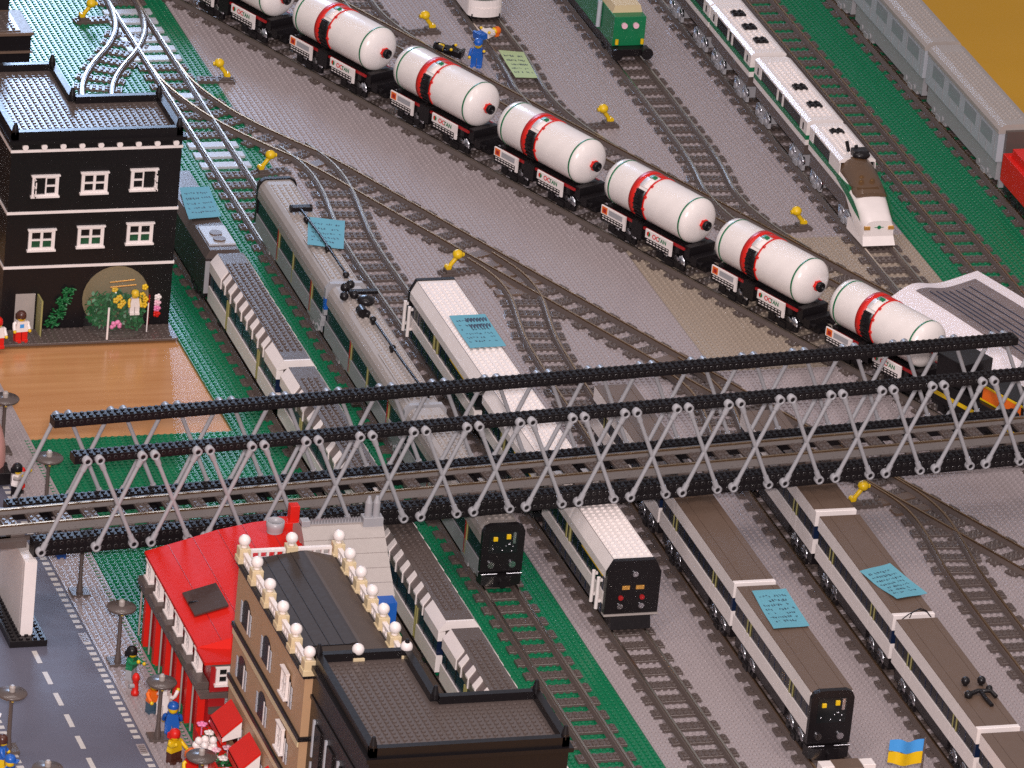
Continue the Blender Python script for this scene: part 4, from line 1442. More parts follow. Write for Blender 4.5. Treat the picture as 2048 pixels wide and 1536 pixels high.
# red shop awnings at street level of the tan house
for k in range(3):
    yy = TL - 5.6 - k * 9.3
    b = MB()
    b.prism([(-3.0, 8.3), (-.35, 10.6), (-.35, 10.2), (-3.0, 7.9)][::-1], yy - 2.9, yy + 2.9, 'y', 0)
    b.prism([(-3.0, 7.0), (-2.8, 7.0), (-2.8, 8.1), (-3.0, 8.1)], yy - 2.9, yy + 2.9, 'y', 0)
    aw = b.obj('awning', RED, tn)
    for s in (-2.95, 2.92):
        b = MB(); b.prism([(-2.9, 7.4), (-.4, 8.0), (-.4, 10.1), (-2.9, 7.9)], yy + s, yy + s + .12, 'y'); b.obj('valance', WHITE, aw)

# ---- red fire-station style house
rd = thing('red_house', 'red house with a ribbed red roof, dark skylight and small white windows', 'building', (-29.0, -38.2, 0))
RL = 32.4
b = MB(); b.box(0, 20, 0, RL, 0, 12.6); b.obj('wall', DKRED, rd)
b = MB()
EV = 13.0
prof = [(-.9, 12.6), (19, 12.6), (19, 17.0), (14, 16.6), (9, 15.7), (4, 14.3), (-.9, EV)]
b.prism(prof[::1], 3.8, RL + .2, 'y', 0)
# hipped near end
A = [(-1.1, -.6, EV), (19, -.6, EV), (19, 3.8, 17.0), (14, 3.8, 16.6), (9, 3.8, 15.7), (4, 3.8, 14.3), (-1.1, 3.8, EV)]
b.face(A, 0)
b.box(-1.1, 19, -.6, 3.8, 12.6, 12.99, 0)
rf = b.obj('roof', mat('red_roof_tile', (0.60, 0.016, 0.010), 0.5, spec=0.08), rd)
b = MB()
for q in range(1, 6):
    x = -1.1 + q * 3.4
    z = EV + (x + 1.1) * .245
    xs = [(-.9, EV), (4, 14.3), (9, 15.7), (14, 16.6), (19, 17.0)]
    for (xa, za), (xb, zb) in zip(xs, xs[1:]):
        if xa <= x <= xb:
            z = za + (zb - za) * (x - xa) / (xb - xa)
    b.box(x - .045, x + .045, 3.9, RL + .21, z - .1, z + .045)
b.obj('roof_seam', DKRED, rf)
b = MB(); SK = [(1.2, 11.2), (4.6, 13.4), (5.6, 18.6), (2.0, 17.0)]
b.prism([(.6, 13.6), (5.2, 14.85), (5.2, 15.1), (.6, 13.85)], 11.5, 18.2, 'y', 0)
b.box(.6, 5.2, 14.75, 14.95, 13.6, 14.2, 1)
b.obj('skylight', [mat('smoked_skylight', (0.06, 0.035, 0.03), .12), BLACK], rf)
for k in range(6):
    yy = 2.0 + k * 5.6
    b = MB(); b.bev(-1.0, .3, yy - .5, yy + .5, 0, 8.15); b.obj('pillar', RED, rd)
    b = MB(); b.bev(-1.75, -.1, yy - 1.9, yy + 1.9, 8.75, 9.75); b.bev(-1.5, -.1, yy - 2.4, yy + 2.4, 8.3, 8.74); b.obj('cornice_block', DGREY, rd)
    b = MB(); b.cyl((-.9, yy + 2.4, .3), (-.9, yy + 2.4, 8.8), .14, 6); b.obj('drainpipe', SGREY, rd)
b = MB(); b.bev(-1.2, 20, -.4, RL + .1, 7.5, 8.28); b.obj('cornice', DGREY, rd)
for k in range(6):
    yy = 4.4 + k * 5.2
    window(rd, (-.35, yy + 1.0, 9.9), (0, -1, 0), 2.3, 2.5, depth=.5)
b = MB(); b.box(0, 20, -.45, -.02, 12.3, 12.58); b.box(0, 20, -.45, -.02, 5.2, 6.1); b.obj('band', DGREY, rd)
window(rd, (.7, -.05, 9.4), (1, 0, 0), 3.3, 2.7, depth=.3)
b = MB()
for q in range(4):
    b.box(2.2, 4.6, -.3, -.05, 6.25 + q * .3, 6.4 + q * .3)
b.obj('vent', MGREY, rd)
b = MB(); b.prism([(1.6, .2), (4.4, .2), (4.4, 3.6), (3.8, 4.5), (3.0, 4.8), (2.2, 4.5), (1.6, 3.6)], -.2, -.04, 'y'); b.obj('door', GLASS, rd)
# tower stump with dish
b = MB(); b.bev(17.3, 20.2, RL - 2.2, RL, 12.0, 17.4, 0); b.bev(18.7, 20.0, RL - 1.6, RL - .3, 17.4, 19.6, 0); b.obj('tower', RED, rd)
b = MB(); b.lathe([(1.1, 16.9), (1.25, 17.6), (1.25, 18.4), (1.1, 18.4), (1.05, 17.6)], 20, 'z', (16.2, RL - 3.2, 0)); b.cyl((16.2, RL - 3.2, 16.2), (16.2, RL - 3.2, 17.5), 1.12, 20); b.obj('dish', MGREY, rd)

# ---- grey corrugated-roof house beside the left train
gh = thing('grey_roofed_house', 'house with a stepped light grey roof, spiked ridge and blue and yellow wall', 'building', (-10.2, -25.5, 0))
b = MB(); b.box(1.2, 11.0, 2.0, 16, 4.5, 12.4, 0); b.box(1.2, 10.98, 2.0, 16, 7.4, 7.5, 0); b.obj('wall', BLUE, gh)
b = MB(); b.box(1.0, 11.0, 1.8, 16, 0, 7.3); b.obj('lower_wall', YELLOW, gh)
b = MB()
n = 5
for k in range(n):
    y0 = 4.2 + k * (8.1 / n); y1 = 4.2 + (k + 1) * (8.1 / n)
    z0 = 12.3 + k * (7.2 / n); z1 = 12.3 + (k + 1) * (7.2 / n)
    b.prism([(y0, z0 - .8), (y1, z0 - .8), (y1, z1 - .12), (y0, z0)], 0 - .2, 11.3, 'x')
b.prism([(12.3, 11.6), (16.2, 11.6), (16.2, 18.0), (13.2, 19.6), (12.3, 19.6)], -.2, 11.3, 'x')
roof = b.obj('roof', SGREY, gh)
b = MB()
for k in range(18):
    x = 1.2 + k * .42
    b.prism([(x, 19.6), (x + .36, 19.6), (x + .18, 20.3)], 12.4, 12.9, 'y')
    b.prism([(x, 19.6), (x + .36, 19.6), (x + .18, 20.1)], 12.95, 13.3, 'y')
b.bev(-.2, 1.0, 12.2, 13.5, 19.4, 20.2)
b.obj('ridge_spikes', MGREY, roof)
b = MB()
for x in (9.2, 10.3):
    b.cyl((x, 12.7, 19.5), (x, 12.7, 22.4), .52, 12); b.cyl((x, 12.7, 22.4), (x, 12.7, 23.3), .5, 12, 0, .22)
b.bev(8.4, 11.2, 11.9, 13.5, 18.9, 20.4)
b.obj('finial', MGREY, roof)


# ------------------------------------------------------------------ street furniture
def street_lamp():
    t = thing('street_lamp', 'x', 'street lamp', (0, 0, 0), 0, 'street lamps with disc heads')
    b = MB(); b.bev(-1.3, 1.3, -1.3, 1.3, .12, .55); b.obj('base', DGREY, t)
    b = MB(); b.lathe([(.5, .5), (.42, 1.2), (.30, 2.2), (.26, 6.8), (.34, 7.6), (.6, 7.9)], 12)
    b.obj('pole', DGREY, t)
    b = MB(); b.lathe([(0, 7.9), (.9, 7.9), (1.9, 8.35), (2.05, 8.6), (1.95, 8.75), (0, 8.9)], 26)
    h = b.obj('lamp_head', DGREY, t)
    b = MB(); b.cyl((0, 0, 8.85), (0, 0, 9.5), .42, 12); b.cyl((0, 0, 9.5), (0, 0, 9.75), .42, 12, 0, .25); b.obj('cap', SGREY, h)
    b = MB()
    for q in range(4):
        b.ball((math.cos(q * 1.57) * .6, math.sin(q * 1.57) * .6, 7.7), .22, 0, 8)
    b.obj('bulb', mat('amber_clear_plastic', (.5, .34, .06), .15), h)
    return t


sl = street_lamp()
for i, (x, y, lab) in enumerate(((-34.7, -13.2, 'grey disc-headed street lamp beside the figure in green'),
                                 (-34.7, -35.2, 'grey disc-headed street lamp behind the blue-capped figure'),
                                 (-34.9, 7.8, 'street lamp whose head is hidden by the bridge beam'),
                                 (-33.6, 33.4, 'street lamp seen through the left end of the bridge truss'),
                                 (-55.2, -36.0, 'street lamp on the left pavement at the photo edge'),
                                 (-34.7, -56.2, 'street lamp whose disc head covers the flower stall at the bottom'),
                                 (-55.4, -57.0, 'street lamp head just showing at the bottom left edge'),
                                 (-35.3, 53.2, 'street lamp at the left edge in front of the bare table top'))):
    if i == 0:
        sl.location = (x, y, 0); sl['label'] = lab
    else:
        dup(sl, lab, (x, y, 0))


def hydrant(label, x, y):
    t = thing('fire_hydrant', label, 'hydrant', (x, y, .12), 0, 'red hydrants on the pavement')
    b = MB(); b.lathe([(0, 0), (.55, 0), (.55, .5), (.42, .6), (.42, 2.2), (.55, 2.3), (.5, 2.8), (.25, 3.2), (0, 3.25)], 14); b.obj('barrel', RED, t)
    b = MB(); b.cyl((-.3, -.2, 1.5), (-.95, -.3, 1.5), .33, 10); b.obj('outlet', MGREY, t)


hydrant('red hydrant on the pavement below the figure in green', -34.6, -22.5)
hydrant('red hydrant on the pavement near the left end of the bridge', -35.2, 41.4)
b = MB(); b.bev(-35.4, -34.2, 18.6, 20.2, .12, 1.0); b.studs(-35.3, 18.7, 1, 1, 1.0)
tag(b.obj('letter_box', BLUE), 'small blue box on the pavement under the bridge beam', 'box')


# ------------------------------------------------------------------ toy figures
def figure(label, x, y, rz=0, torso=WHITE, legs=BLUE, hair=BLACK, kind='hair', arms=None, z=.12, size=1.0, skin=YELLOW, pose=(0, 0), lying=False, emblem=None):
    t = thing('toy_figure', label, 'toy figure', (x, y, z), rz, 'toy figures')
    t.scale = (size,) * 3
    if lying:
        t.rotation_euler = (math.radians(-82), 0, rz)
        t.location.z = z + .6
    for s in (-1, 1):
        b = MB(); b.bev(s * .5 - .44, s * .5 + .44, -.45, .45, .5, 1.65, 0, .04); b.bev(s * .5 - .44, s * .5 + .44, -.75, .45, 0, .5, 0, .04)
        b.obj('leg', legs, t)
    b = MB(); b.prism([(-.98, 1.65), (.98, 1.65), (.98, 1.95), (.92, 1.98), (.7, 3.3), (-.7, 3.3), (-.92, 1.98), (-.98, 1.95)], -.47, .47, 'y')
    tr = b.obj('torso', torso, t)
    if emblem:
        b = MB(); b.box(-.32, .32, -.5, -.475, 2.3, 2.9); b.obj('emblem', emblem, tr)
    for s, p in ((-1, pose[0]), (1, pose[1])):
        sh = Vector((s * .82, 0, 3.05))
        a = math.radians(p)
        el = sh + Vector((s * .32, -.15 - .5 * math.sin(a), -.6 * math.cos(a)))
        ha = el + Vector((s * .02, -.75 * math.cos(a * .4) * (1 if p else .55), -.45 * math.cos(a) + (.6 if p > 60 else 0)))
        b = MB(); b.tube([sh, sh + Vector((s * .25, -.03, -.15)), el, (el + ha) / 2, ha], .27, 8)
        ar = b.obj('arm', arms or torso, t)
        b = MB(); b.ball(ha + (ha - el).normalized() * .2, .27, 0, 10); b.obj('hand', skin, ar)
    b = MB(); b.lathe([(.3, 3.3), (.36, 3.42), (.58, 3.5), (.62, 3.7), (.62, 4.2), (.5, 4.42), (0, 4.45)], 16)
    hd = b.obj('head', skin, t)
    b = MB()
    for s in (-1, 1):
        b.ball((s * .2, -.58, 4.02), .075, 0, 6)
    b.box(-.2, .2, -.64, -.58, 3.72, 3.78)
    b.obj('face', BLACK, hd)
    b = MB()
    if kind == 'hair':
        b.lathe([(.72, 3.75), (.76, 4.1), (.7, 4.5), (.45, 4.78), (0, 4.86)], 16, 'z', (0, .1, 0))
        b.bev(-.66, .66, .15, .85, 3.45, 4.3, 0, .1)
        b.obj('hair', hair, t)
    elif kind == 'cap':
        b.lathe([(.72, 4.1), (.78, 4.35), (.66, 4.75), (.35, 4.95), (0, 4.98)], 16)
        b.prism([(-.55, -.5), (.55, -.5), (.45, -1.15), (-.45, -1.15)], 4.12, 4.26, 'z')
        b.obj('cap', hair, t)
    elif kind == 'helmet':
        b.lathe([(.8, 3.4), (.86, 4.0), (.8, 4.6), (.5, 5.0), (0, 5.1)], 16, 'z', (0, .12, 0), 0, 0.6 - math.pi / 2 + .0, 2 * math.pi - .6 - math.pi / 2)
        b.lathe([(.5, 4.9), (.55, 5.15), (0, 5.2)], 10)
        b.obj('helmet', hair, t)
    return t


figure('toy figure in a green top with black hair beside the street lamp', -34.0, -17.8, .9, DGREEN, MGREY, BLACK, pose=(70, 30))
figure('toy figure with white hat, orange face scarf and blue-grey legs behind the lamp pole', -33.4, -27.6, .3, ORANGE, mat('slate_plastic', (.05, .09, .13), .4), WHITE, 'cap', pose=(40, 10))
figure('toy figure in white with hands at its face behind the blue cap', -32.2, -28.8, 2.4, WHITE, WHITE, WHITE, 'hair', pose=(80, 70))
figure('toy figure with blue cap and blue jacket seen from behind', -32.6, -34.4, 2.9, BLUE, BLUE, BLUE, 'cap', pose=(0, 0))
figure('toy figure in yellow with red hair and brown legs at the bottom', -34.2, -41.8, .5, YELLOW, BRHAIR, RED, 'hair', pose=(75, 30))
figure('toy figure in red with orange hair half hidden by the lamp disc', -33.4, -47.4, .2, RED, RED, ORANGE, 'hair', arms=YELLOW)
figure('toy figure with brown hair and blue jacket at the lower left edge', -57.2, -40.6, 1.2, BLUE, YELLOW, BRHAIR, 'hair')
figure('toy figure with a blue cap at the bottom left corner', -57.6, -46.4, 1.0, BLUE, LEAF, BLUE, 'cap')
figure('toy figure in white and yellow standing on the left pavement', -57.0, -33.6, 1.2, YELLOW, WHITE, WHITE, 'cap', arms=YELLOW)
figure('toy figure with a white top and dark red stripe by the left bridge end', -36.4, 39.4, .9, WHITE, BLACK, BLACK, 'hair', arms=SGREY, pose=(85, 85), emblem=DKRED)
figure('toy figure with brown hair and blue-printed white shirt at the house door', -24.0, 89.9, .1, WHITE, RED, BRHAIR, 'hair', z=.35, emblem=LBLUE)
figure('toy figure in white and red cut off at the left edge by the house', -28.0, 88.0, .1, WHITE, RED, RED, 'hair', z=.35)
figure('white and yellow toy figure hanging among the plants in the glass bay', -6.6, 90.9, 0, WHITE, WHITE, YELLOW, 'cap', arms=YELLOW, z=3.6, size=.78)
figure('black-helmeted toy knight lying face up on the grey plates', 75.0, 192.6, .95, BLACK, BLACK, BLACK, 'helmet', z=.2, arms=BLACK, lying=True)
figure('blue-uniformed toy figure beside the green note', 76.4, 189.4, -.4, BLUE, BLUE, BLUE, 'cap', z=0, pose=(20, 70))
figure('orange and white toy figure lying across the track behind the green note', 78.6, 197.4, -1.25, WHITE, BLUE, ORANGE, 'hair', z=1.3, lying=True)
flat_note('pale green note lying on the siding track', [(80.9, 192.1), (84.9, 191), (84.0, 180), (80.3, 180.4)], 1.6, m=GNOTE, lines=5, curl=.1)

# flower stall in front of the tan house
ft = thing('flower_stall', 'flower stall with red boxes, pink and white blossoms at the bottom', 'flower stall', (-29.6, -43.4, 0))
for k, yy in enumerate((1.0, -6.2, -12.0)):
    b = MB()
    b.box(-1.5, 1.6, yy - 2.2, yy - 1.9, .2, 4.2); b.box(-1.5, 1.6, yy + 1.9, yy + 2.2, .2, 4.2); b.box(-1.5, -1.2, yy - 1.9, yy + 1.9, .2, 4.0); b.box(1.3, 1.6, yy - 1.9, yy + 1.9, .2, 5.0)
    b.box(-1.2, 1.3, yy - 1.9, yy + 1.9, .3, 3.0, 1)
    bx_ = b.obj('flower_box', [RED, BROWN], ft)
    random.seed(20 + k)
    b = MB()
    for q in range(60):
        c = Vector((random.uniform(-1, 1), yy + random.uniform(-1.6, 1.6), random.uniform(3.2, 4.8)))
        d1 = Vector((random.uniform(-1, 1), random.uniform(-1, 1), random.uniform(-.3, 1))) * .42
        d2 = Vector((random.uniform(-1, 1), random.uniform(-1, 1), random.uniform(-.3, 1))) * .3
        b.face([c - d1, c + d2, c + d1, c - d2])
    b.obj('leaf', LEAF, bx_)
    for q, (dx, dy, dz, m) in enumerate(((-.9, 1.2, 5.2, PINK), (.6, .8, 5.6, LPINK), (-.4, -.9, 5.0, WHITE), (.9, -1.2, 5.5, LPINK))):
        if k and m is PINK:
            m = LPINK
        b = MB()
        for p in range(5):
            b.ball((dx + math.cos(p * 1.257) * .42, yy + dy + math.sin(p * 1.257) * .42, dz), .36, 0, 8, .5)
        b.ball((dx, yy + dy, dz + .15), .22, 0, 8); b.cyl((dx, yy + dy, 3.2), (dx, yy + dy, dz), .1, 6)
        b.obj('flower', m, bx_)
# white bouquet sign
b = MB()
random.seed(3)
for q in range(16):
    b.ball((random.uniform(-3.4, -.6), -4.2 + random.uniform(-1.2, 1.2), random.uniform(3.6, 6.4)), .55, 0, 8)
b.cyl((-1.8, -4.2, .2), (-1.8, -4.2, 4.0), .3, 8)
b.obj('bouquet', WHITE, ft)

# pink-bodied vehicle at the left edge
t = thing('pink_van', 'smooth salmon-pink vehicle with a black base cut by the left edge', 'vehicle', (-42.3, 50.5, 0))
b = MB()
n = 14
secs = []
for i in range(n + 1):
    u = i / n
    w = 5.9 * (1 - abs(2 * u - 1) ** 3.0) ** .5 + .3
    z0 = 2.2
    zt = 2.2 + 7.2 * (1 - abs(2 * u - 1) ** 2.6) ** .6
    ring = []
    for k in range(13):
        a = math.pi * k / 12
        ring.append((w * math.copysign(abs(math.cos(a)) ** .7, math.cos(a)), -9 + 19 * u, z0 + (zt - z0) * math.sin(a) ** .8))
    secs.append(ring)
pts = [p for r in secs for p in r]
b.idx(pts, [(i * 13 + k, i * 13 + k + 1, (i + 1) * 13 + k + 1, (i + 1) * 13 + k) for i in range(n) for k in range(12)], 0, True)
b.obj('body', SALMON, t)
b = MB(); b.bev(-5.6, 5.6, -8.6, 9.4, .5, 2.3); b.obj('chassis', BLACK, t)
for s in (-1, 1):
    for yy in (-5.5, 6):
        b = MB(); b.cyl((s * 4.7, yy, 1.25), (s * 5.7, yy, 1.25), 1.2, 16); b.obj('wheel', BLACK, t)
b = MB(); b.tube([(5.2, 8.2, 5.6), (5.9, 7.4, 6.0), (6.3, 6.4, 5.2), (6.3, 5.6, 4.2)], .35, 8); b.obj('mirror', WHITE, t)

# ------------------------------------------------------------------ upper area trains
def express_car(label, x, y0, L, z=0):
    t = thing('express_car', label, 'railway carriage', (x, y0, z), 0, 'white express cars with a green stripe')
    b = MB(); b.box(-2.7, 2.7, 1, L - 1, 4.2, 6.3); b.obj('chassis', DGREY, t)
    bogie(t, 4.5, m=MGREY, zt=3.6); bogie(t, L - 4.5, m=MGREY, zt=3.6)
    b = MB(); b.box(-3.0, 3.0, 0, L, 6.25, 7.15); b.obj('lower_panel', WHITE, t)
    b = MB(); b.box(-3.02, 3.02, 0, L, 7.16, 7.95); b.obj('stripe', DGREEN, t)
    b = MB(); b.box(-2.9, 2.9, .2, L - .2, 7.96, 9.9, 0)
    for s in (-1, 1):
        xs = sorted((s * 2.88, s * 3.0))
        for ya, yb in ((0, 3.2), (L - 3.2, L), (L * .45, L * .45 + .6), (L * .55, L * .55 + .6)):
            b.box(xs[0], xs[1], ya, yb, 7.97, 9.9, 1)
    b.box(-2.98, 2.98, -.05, .2, 7.96, 9.9, 1)
    for s in (-1, 1):
        xs = sorted((s * 2.99, s * 3.02))
        for yy in (1.4, L - 2.0):
            b.box(xs[0], xs[1], yy, yy + .6, 8.3, 9.5, 2)
    b.obj('window_band', [GLASS, WHITE, GLASS], t)
    b = MB(); b.prism([(-3.05, 9.9), (3.05, 9.9), (3.05, 10.2), (2.4, 10.55), (-2.4, 10.55), (-3.05, 10.2)], -.1, L + .1, 'y')
    b.studs(-2 * SP, 1.5, 4, int((L - 3) / SP), 10.55)
    b.obj('roof', WHITE, t)
    for k in range(3 if L < 24 else 2):
        yy = L * (.22 + .28 * k)
        b = MB(); b.bev(-1.0, 1.2, yy - .9, yy + .9, 10.6, 10.95); b.studs(-.95, yy - .9, 2, 2, 10.95); b.obj('roof_vent', BLACK, t)
    return t


express_car('white and green express car cut by the top edge', 118.7, 188.4, 22)
express_car('white and green express car second from the top edge', 118.7, 167.0, 20.8)
express_car('white and green express car coupled behind the nosed power car', 118.7, 138.8, 26)
t = thing('express_power_car', 'white streamlined power car with green stripe and brown windscreen', 'locomotive', (118.7, 110.9, 0))
t.scale = (1.0, 0.7, 1.0)          # compact power car
L = 37.6
b = MB(); b.box(-2.7, 2.7, 12, L - 1, 3.6, 6.3); b.obj('chassis', DGREY, t)
for bo in (bogie(t, 13, m=MGREY, zt=3.6), bogie(t, L - 5, m=MGREY, zt=3.6)):
    for w in bo.children:
        w.scale.y = 1 / 0.7
b = MB(); b.box(-3.0, 3.0, 12, L, 6.25, 7.15); b.obj('lower_panel', WHITE, t)
b = MB(); b.box(-3.02, 3.02, 10, L, 7.16, 7.95)
b.obj('stripe', DGREEN, t)
b = MB(); b.box(-2.9, 2.9, 18, L - .2, 7.96, 9.9, 0)
for s in (-1, 1):
    xs = sorted((s * 2.88, s * 3.0))
    b.box(xs[0], xs[1], L - 2.5, L, 7.97, 9.9, 1); b.box(xs[0], xs[1], 17, 24, 7.97, 9.9, 1)
b.obj('window_band', [GLASS, WHITE], t)
b = MB(); b.prism([(-3.05, 9.9), (3.05, 9.9), (3.05, 10.2), (2.4, 10.6), (-2.4, 10.6), (-3.05, 10.2)], 17.5, L + .1, 'y')
b.studs(-2 * SP, 20, 4, 16, 10.6)
b.obj('roof', WHITE, t)
b = MB(); b.bev(-1.0, 1.2, 31.5, 33.3, 10.6, 10.95); b.studs(-.95, 31.5, 2, 2, 10.95); b.obj('roof_vent', BLACK, t)
b = MB(); b.ball((.6, 17.8, 11.0), 1.5, 0, 12, .5); b.cyl((-.6, 21.3, 10.6), (-1.0, 21.8, 12.3), .3, 8); b.cyl((.6, 20, 10.6), (.2, 20.3, 12.0), .3, 8); b.bev(-.6, 1.8, 17.6, 20.2, 10.6, 11.7); b.obj('aerial', BLACK, t)
# sloped nose, lofted
secs = []
NS = 16
for i in range(NS + 1):
    u = i / NS                      # 0 tip, 1 at y=18
    yy = 18 * u
    hw = 3.05 * (.82 + .18 * min(1, u * 2.2) ** .6)
    zt = 5.2 + 4.7 * (u ** .8) if u < .98 else 9.9
    zb = 2.4 + 3.9 * max(0, min(1, (u - .15) / .5))
    ring = []
    for k in range(15):
        a = math.pi * k / 14
        cx = math.copysign(abs(math.cos(a)) ** .55, math.cos(a))
        ring.append((hw * cx, yy, zb + (zt - zb) * abs(math.sin(a)) ** .6))
    secs.append(ring)
b = MB()
pts = [p for r in secs for p in r]
b.idx(pts, [(i * 15 + k, (i + 1) * 15 + k, (i + 1) * 15 + k + 1, i * 15 + k + 1) for i in range(NS) for k in range(14)], 0, True)
b.face(secs[0][::-1], 0)
b.idx([(-2.5, 0.4, 3.0), (2.5, .4, 3.0), (2.7, -1.2, 1.3), (-2.7, -1.2, 1.3), (-2.9, 9, 3.2), (2.9, 9, 3.2), (3.1, 8.4, 1.5), (-3.1, 8.4, 1.5)], [(0, 3, 2, 1), (0, 4, 7, 3), (1, 2, 6, 5), (2, 3, 7, 6), (0, 1, 5, 4)], 0)
nose = b.obj('nose', WHITE, t)
# canopy
b = MB()
secs2 = []
for i in range(9):
    u = i / 8
    yy = 6.6 + 11.4 * u
    zt = 8.0 + 2.85 * math.sin(min(1, u * 1.0) * math.pi / 2) ** .75
    hw = 2.55 + .42 * u
    ring = []
    for k in range(11):
        a = math.pi * k / 10
        ring.append((hw * math.cos(a), yy, 7.2 + (zt - 7.2) * math.sin(a) ** .7))
    secs2.append(ring)
pts = [p for r in secs2 for p in r]
b.idx(pts, [(i * 11 + k, (i + 1) * 11 + k, (i + 1) * 11 + k + 1, i * 11 + k + 1) for i in range(8) for k in range(10)], 0, True)
b.face(secs2[0][::-1], 0); b.face(secs2[-1], 0)
cp = b.obj('windscreen', AMBER, t)
b = MB()
for x, yy in ((-.9, 10.5), (1.0, 10.8), (-.3, 12.8)):
    b.ball((x, yy, 8.6), .5, 0, 10)
b.bev(-1.8, 1.8, 9, 16, 7.2, 8.0, 1)
b.obj('cab_interior', [COPPER, BLACK], cp)
for s in (-1, 1):
    # green flash running down the nose sides
    b = MB()
    pr = [(18, 7.95), (18, 7.1), (10, 6.2), (5.5, 5.3), (1.8, 4.6), (3.4, 5.7), (6.5, 6.9), (11, 7.6)]
    P = []
    for yy, zz in pr:
        u = yy / 18
        hw = 3.05 * (.82 + .18 * min(1, u * 2.2) ** .6)
        P.append((s * (hw + .03), yy, zz))
    b.face(P if s < 0 else P[::-1])
    b.obj('stripe', DGREEN, nose)
    b = MB(); b.bev(min(s * 2.45, s * 1.5), max(s * 2.45, s * 1.5), -.2, .3, 3.7, 4.3); b.obj('headlight', COPPER, nose)
b = MB(); b.cyl((0, .05, 4.1), (0, -.12, 4.1), .32, 10); b.box(-.75, .75, -.08, .02, 4.05, 4.15); b.obj('emblem', DGREEN, nose)


def silver_car(label, y0, L):
    t = thing('silver_car', label, 'railway carriage', (148.9, y0, 0), 0, 'silver coaches at the table edge')
    b = MB(); b.box(-2.6, 2.6, .4, L - .4, 2.0, 5.3); b.obj('chassis', MGREY, t)
    bogie(t, 6, m=MGREY); bogie(t, L - 6, m=MGREY)
    b = MB(); b.box(-3.1, 3.1, 0, L, 5.3, 10.2, 0)
    for s in (-1, 1):
        xs = sorted((s * 3.08, s * 3.14))
        for k in range(9):
            yy = 1.2 + k * (L - 2.4) / 9
            b.box(xs[0], xs[1], yy, yy + .22, 5.4, 10.1, 1)
    b.obj('body', [SIDEGREY, MGREY], t)
    for s in (-1, 1):
        xs = sorted((s * 3.1, s * 3.16))
        b = MB()
        for k in range(4):
            yy = 2.4 + k * (L - 3) / 4
            b.box(xs[0], xs[1], yy, yy + L * .16, 7.4, 9.6)
        b.obj('window', mat('grey_window', (.27, .29, .31), .15), t)
    b = MB(); b.prism([(-3.25, 10.2), (3.25, 10.2), (3.25, 10.8), (2.9, 11.4), (2.0, 11.75), (-2.0, 11.75), (-2.9, 11.4), (-3.25, 10.8)], -.1, L, 'y')
    b.studs(-2 * SP, 2, 4, int((L - 4) / SP), 11.75)
    b.obj('roof', SGREY, t)
    b = MB(); b.box(-2.0, 2.0, -.9, 0, 3, 10.8); b.obj('gangway', DGREY, t)
    return t


silver_car('silver coach at the upper right with its near end by the red locomotive', 131.8, 33.2)
silver_car('silver coach running out of the top edge', 166.6, 34)
silver_car('silver coach furthest back at the table edge', 202, 34)
t = thing('locomotive', 'rough red locomotive cut by the right edge in front of the silver coaches', 'locomotive', (148.9, 106.5, 0))
b = MB(); b.box(-2.6, 2.6, 0, 22, 1.6, 3.4); b.obj('chassis', BLACK, t)
bogie(t, 5); bogie(t, 17)
b = MB(); b.bev(-3.1, 3.1, 0, 22.5, 3.4, 8.0); b.bev(-2.4, 2.4, 3, 20.5, 8.0, 9.6); b.studs(-2.9, 20.6, 6, 1, 8.0); b.obj('body', RED, t)
b = MB(); b.box(-3.2, 3.2, 22.5, 23.1, 2.0, 3.2); b.obj('bumper', MGREY, t)
# green electric locomotive and tram on the far sidings
t = thing('locomotive', 'green locomotive with round black buffers at the top edge', 'locomotive', (102.2, 188.6, 0))
b = MB(); b.box(-2.7, 2.7, 0, 34, 1.6, 3.2); b.obj('chassis', BLACK, t)
bogie(t, 5); bogie(t, 28)
b = MB(); b.bev(-2.75, 2.75, .3, 8, 3.2, 8.3); b.bev(-2.9, 2.9, 8, 34, 3.2, 10); b.obj('body', DGREEN, t)
b = MB(); b.prism([(-2.6, 8.3), (2.6, 8.3), (2.2, 9.6), (-2.2, 9.6)], 2.2, 12, 'y'); b.obj('cab_roof', TAN, t)
for s in (-1, 1):
    b = MB(); b.cyl((s * 1.0, .35, 6.8), (s * 1.0, -.1, 6.8), .5, 12); b.obj('headlight', LPINK, t)
    b = MB(); b.cyl((s * 2.6, .3, 2.7), (s * 2.6, -2.1, 2.7), .45, 10); b.cyl((s * 2.6, -2.1, 2.7), (s * 2.6, -2.5, 2.7), 1.0, 16); b.obj('buffer', BLACK, t)
    b = MB(); b.cyl((s * 2.2, -.3, 3.7), (s * 2.2, -.3, 4.5), .3, 8); b.obj('lamp', YELLOW, t)
    b = MB(); b.cyl((s * 3.2, 7, 4), (s * 3.2, 7, 8.5), .4, 8); b.obj('handrail', SIDEGREY, t)
b = MB(); b.bev(-3.3, 3.3, -1.4, .3, 2.0, 3.2); b.obj('buffer_beam', BLACK, t)
t = thing('tram', 'tram with a rounded white front and dark green windows at the top edge', 'tram', (83.0, 205.5, 0))
b = MB(); b.box(-2.5, 2.5, 1, 30, 1.4, 2.2); b.obj('chassis', BLACK, t)
bogie(t, 6); bogie(t, 24)
sh = lambda r: [(-3, 30), (-3, 2.2)] + [(-3 + 3 * (1 - math.cos(a)), 2.2 - r * math.sin(a)) for a in [math.pi * k / 12 for k in range(1, 6)]] + [(3 * math.sin(a), 2.2 - r * math.cos(a)) for a in [math.pi * k / 12 for k in range(0, 6)]] + [(3, 2.2), (3, 30)]
b = MB(); b.prism(sh(1.9)[:], 1.8, 3.3, 'z'); b.obj('bumper', WHITE, t)
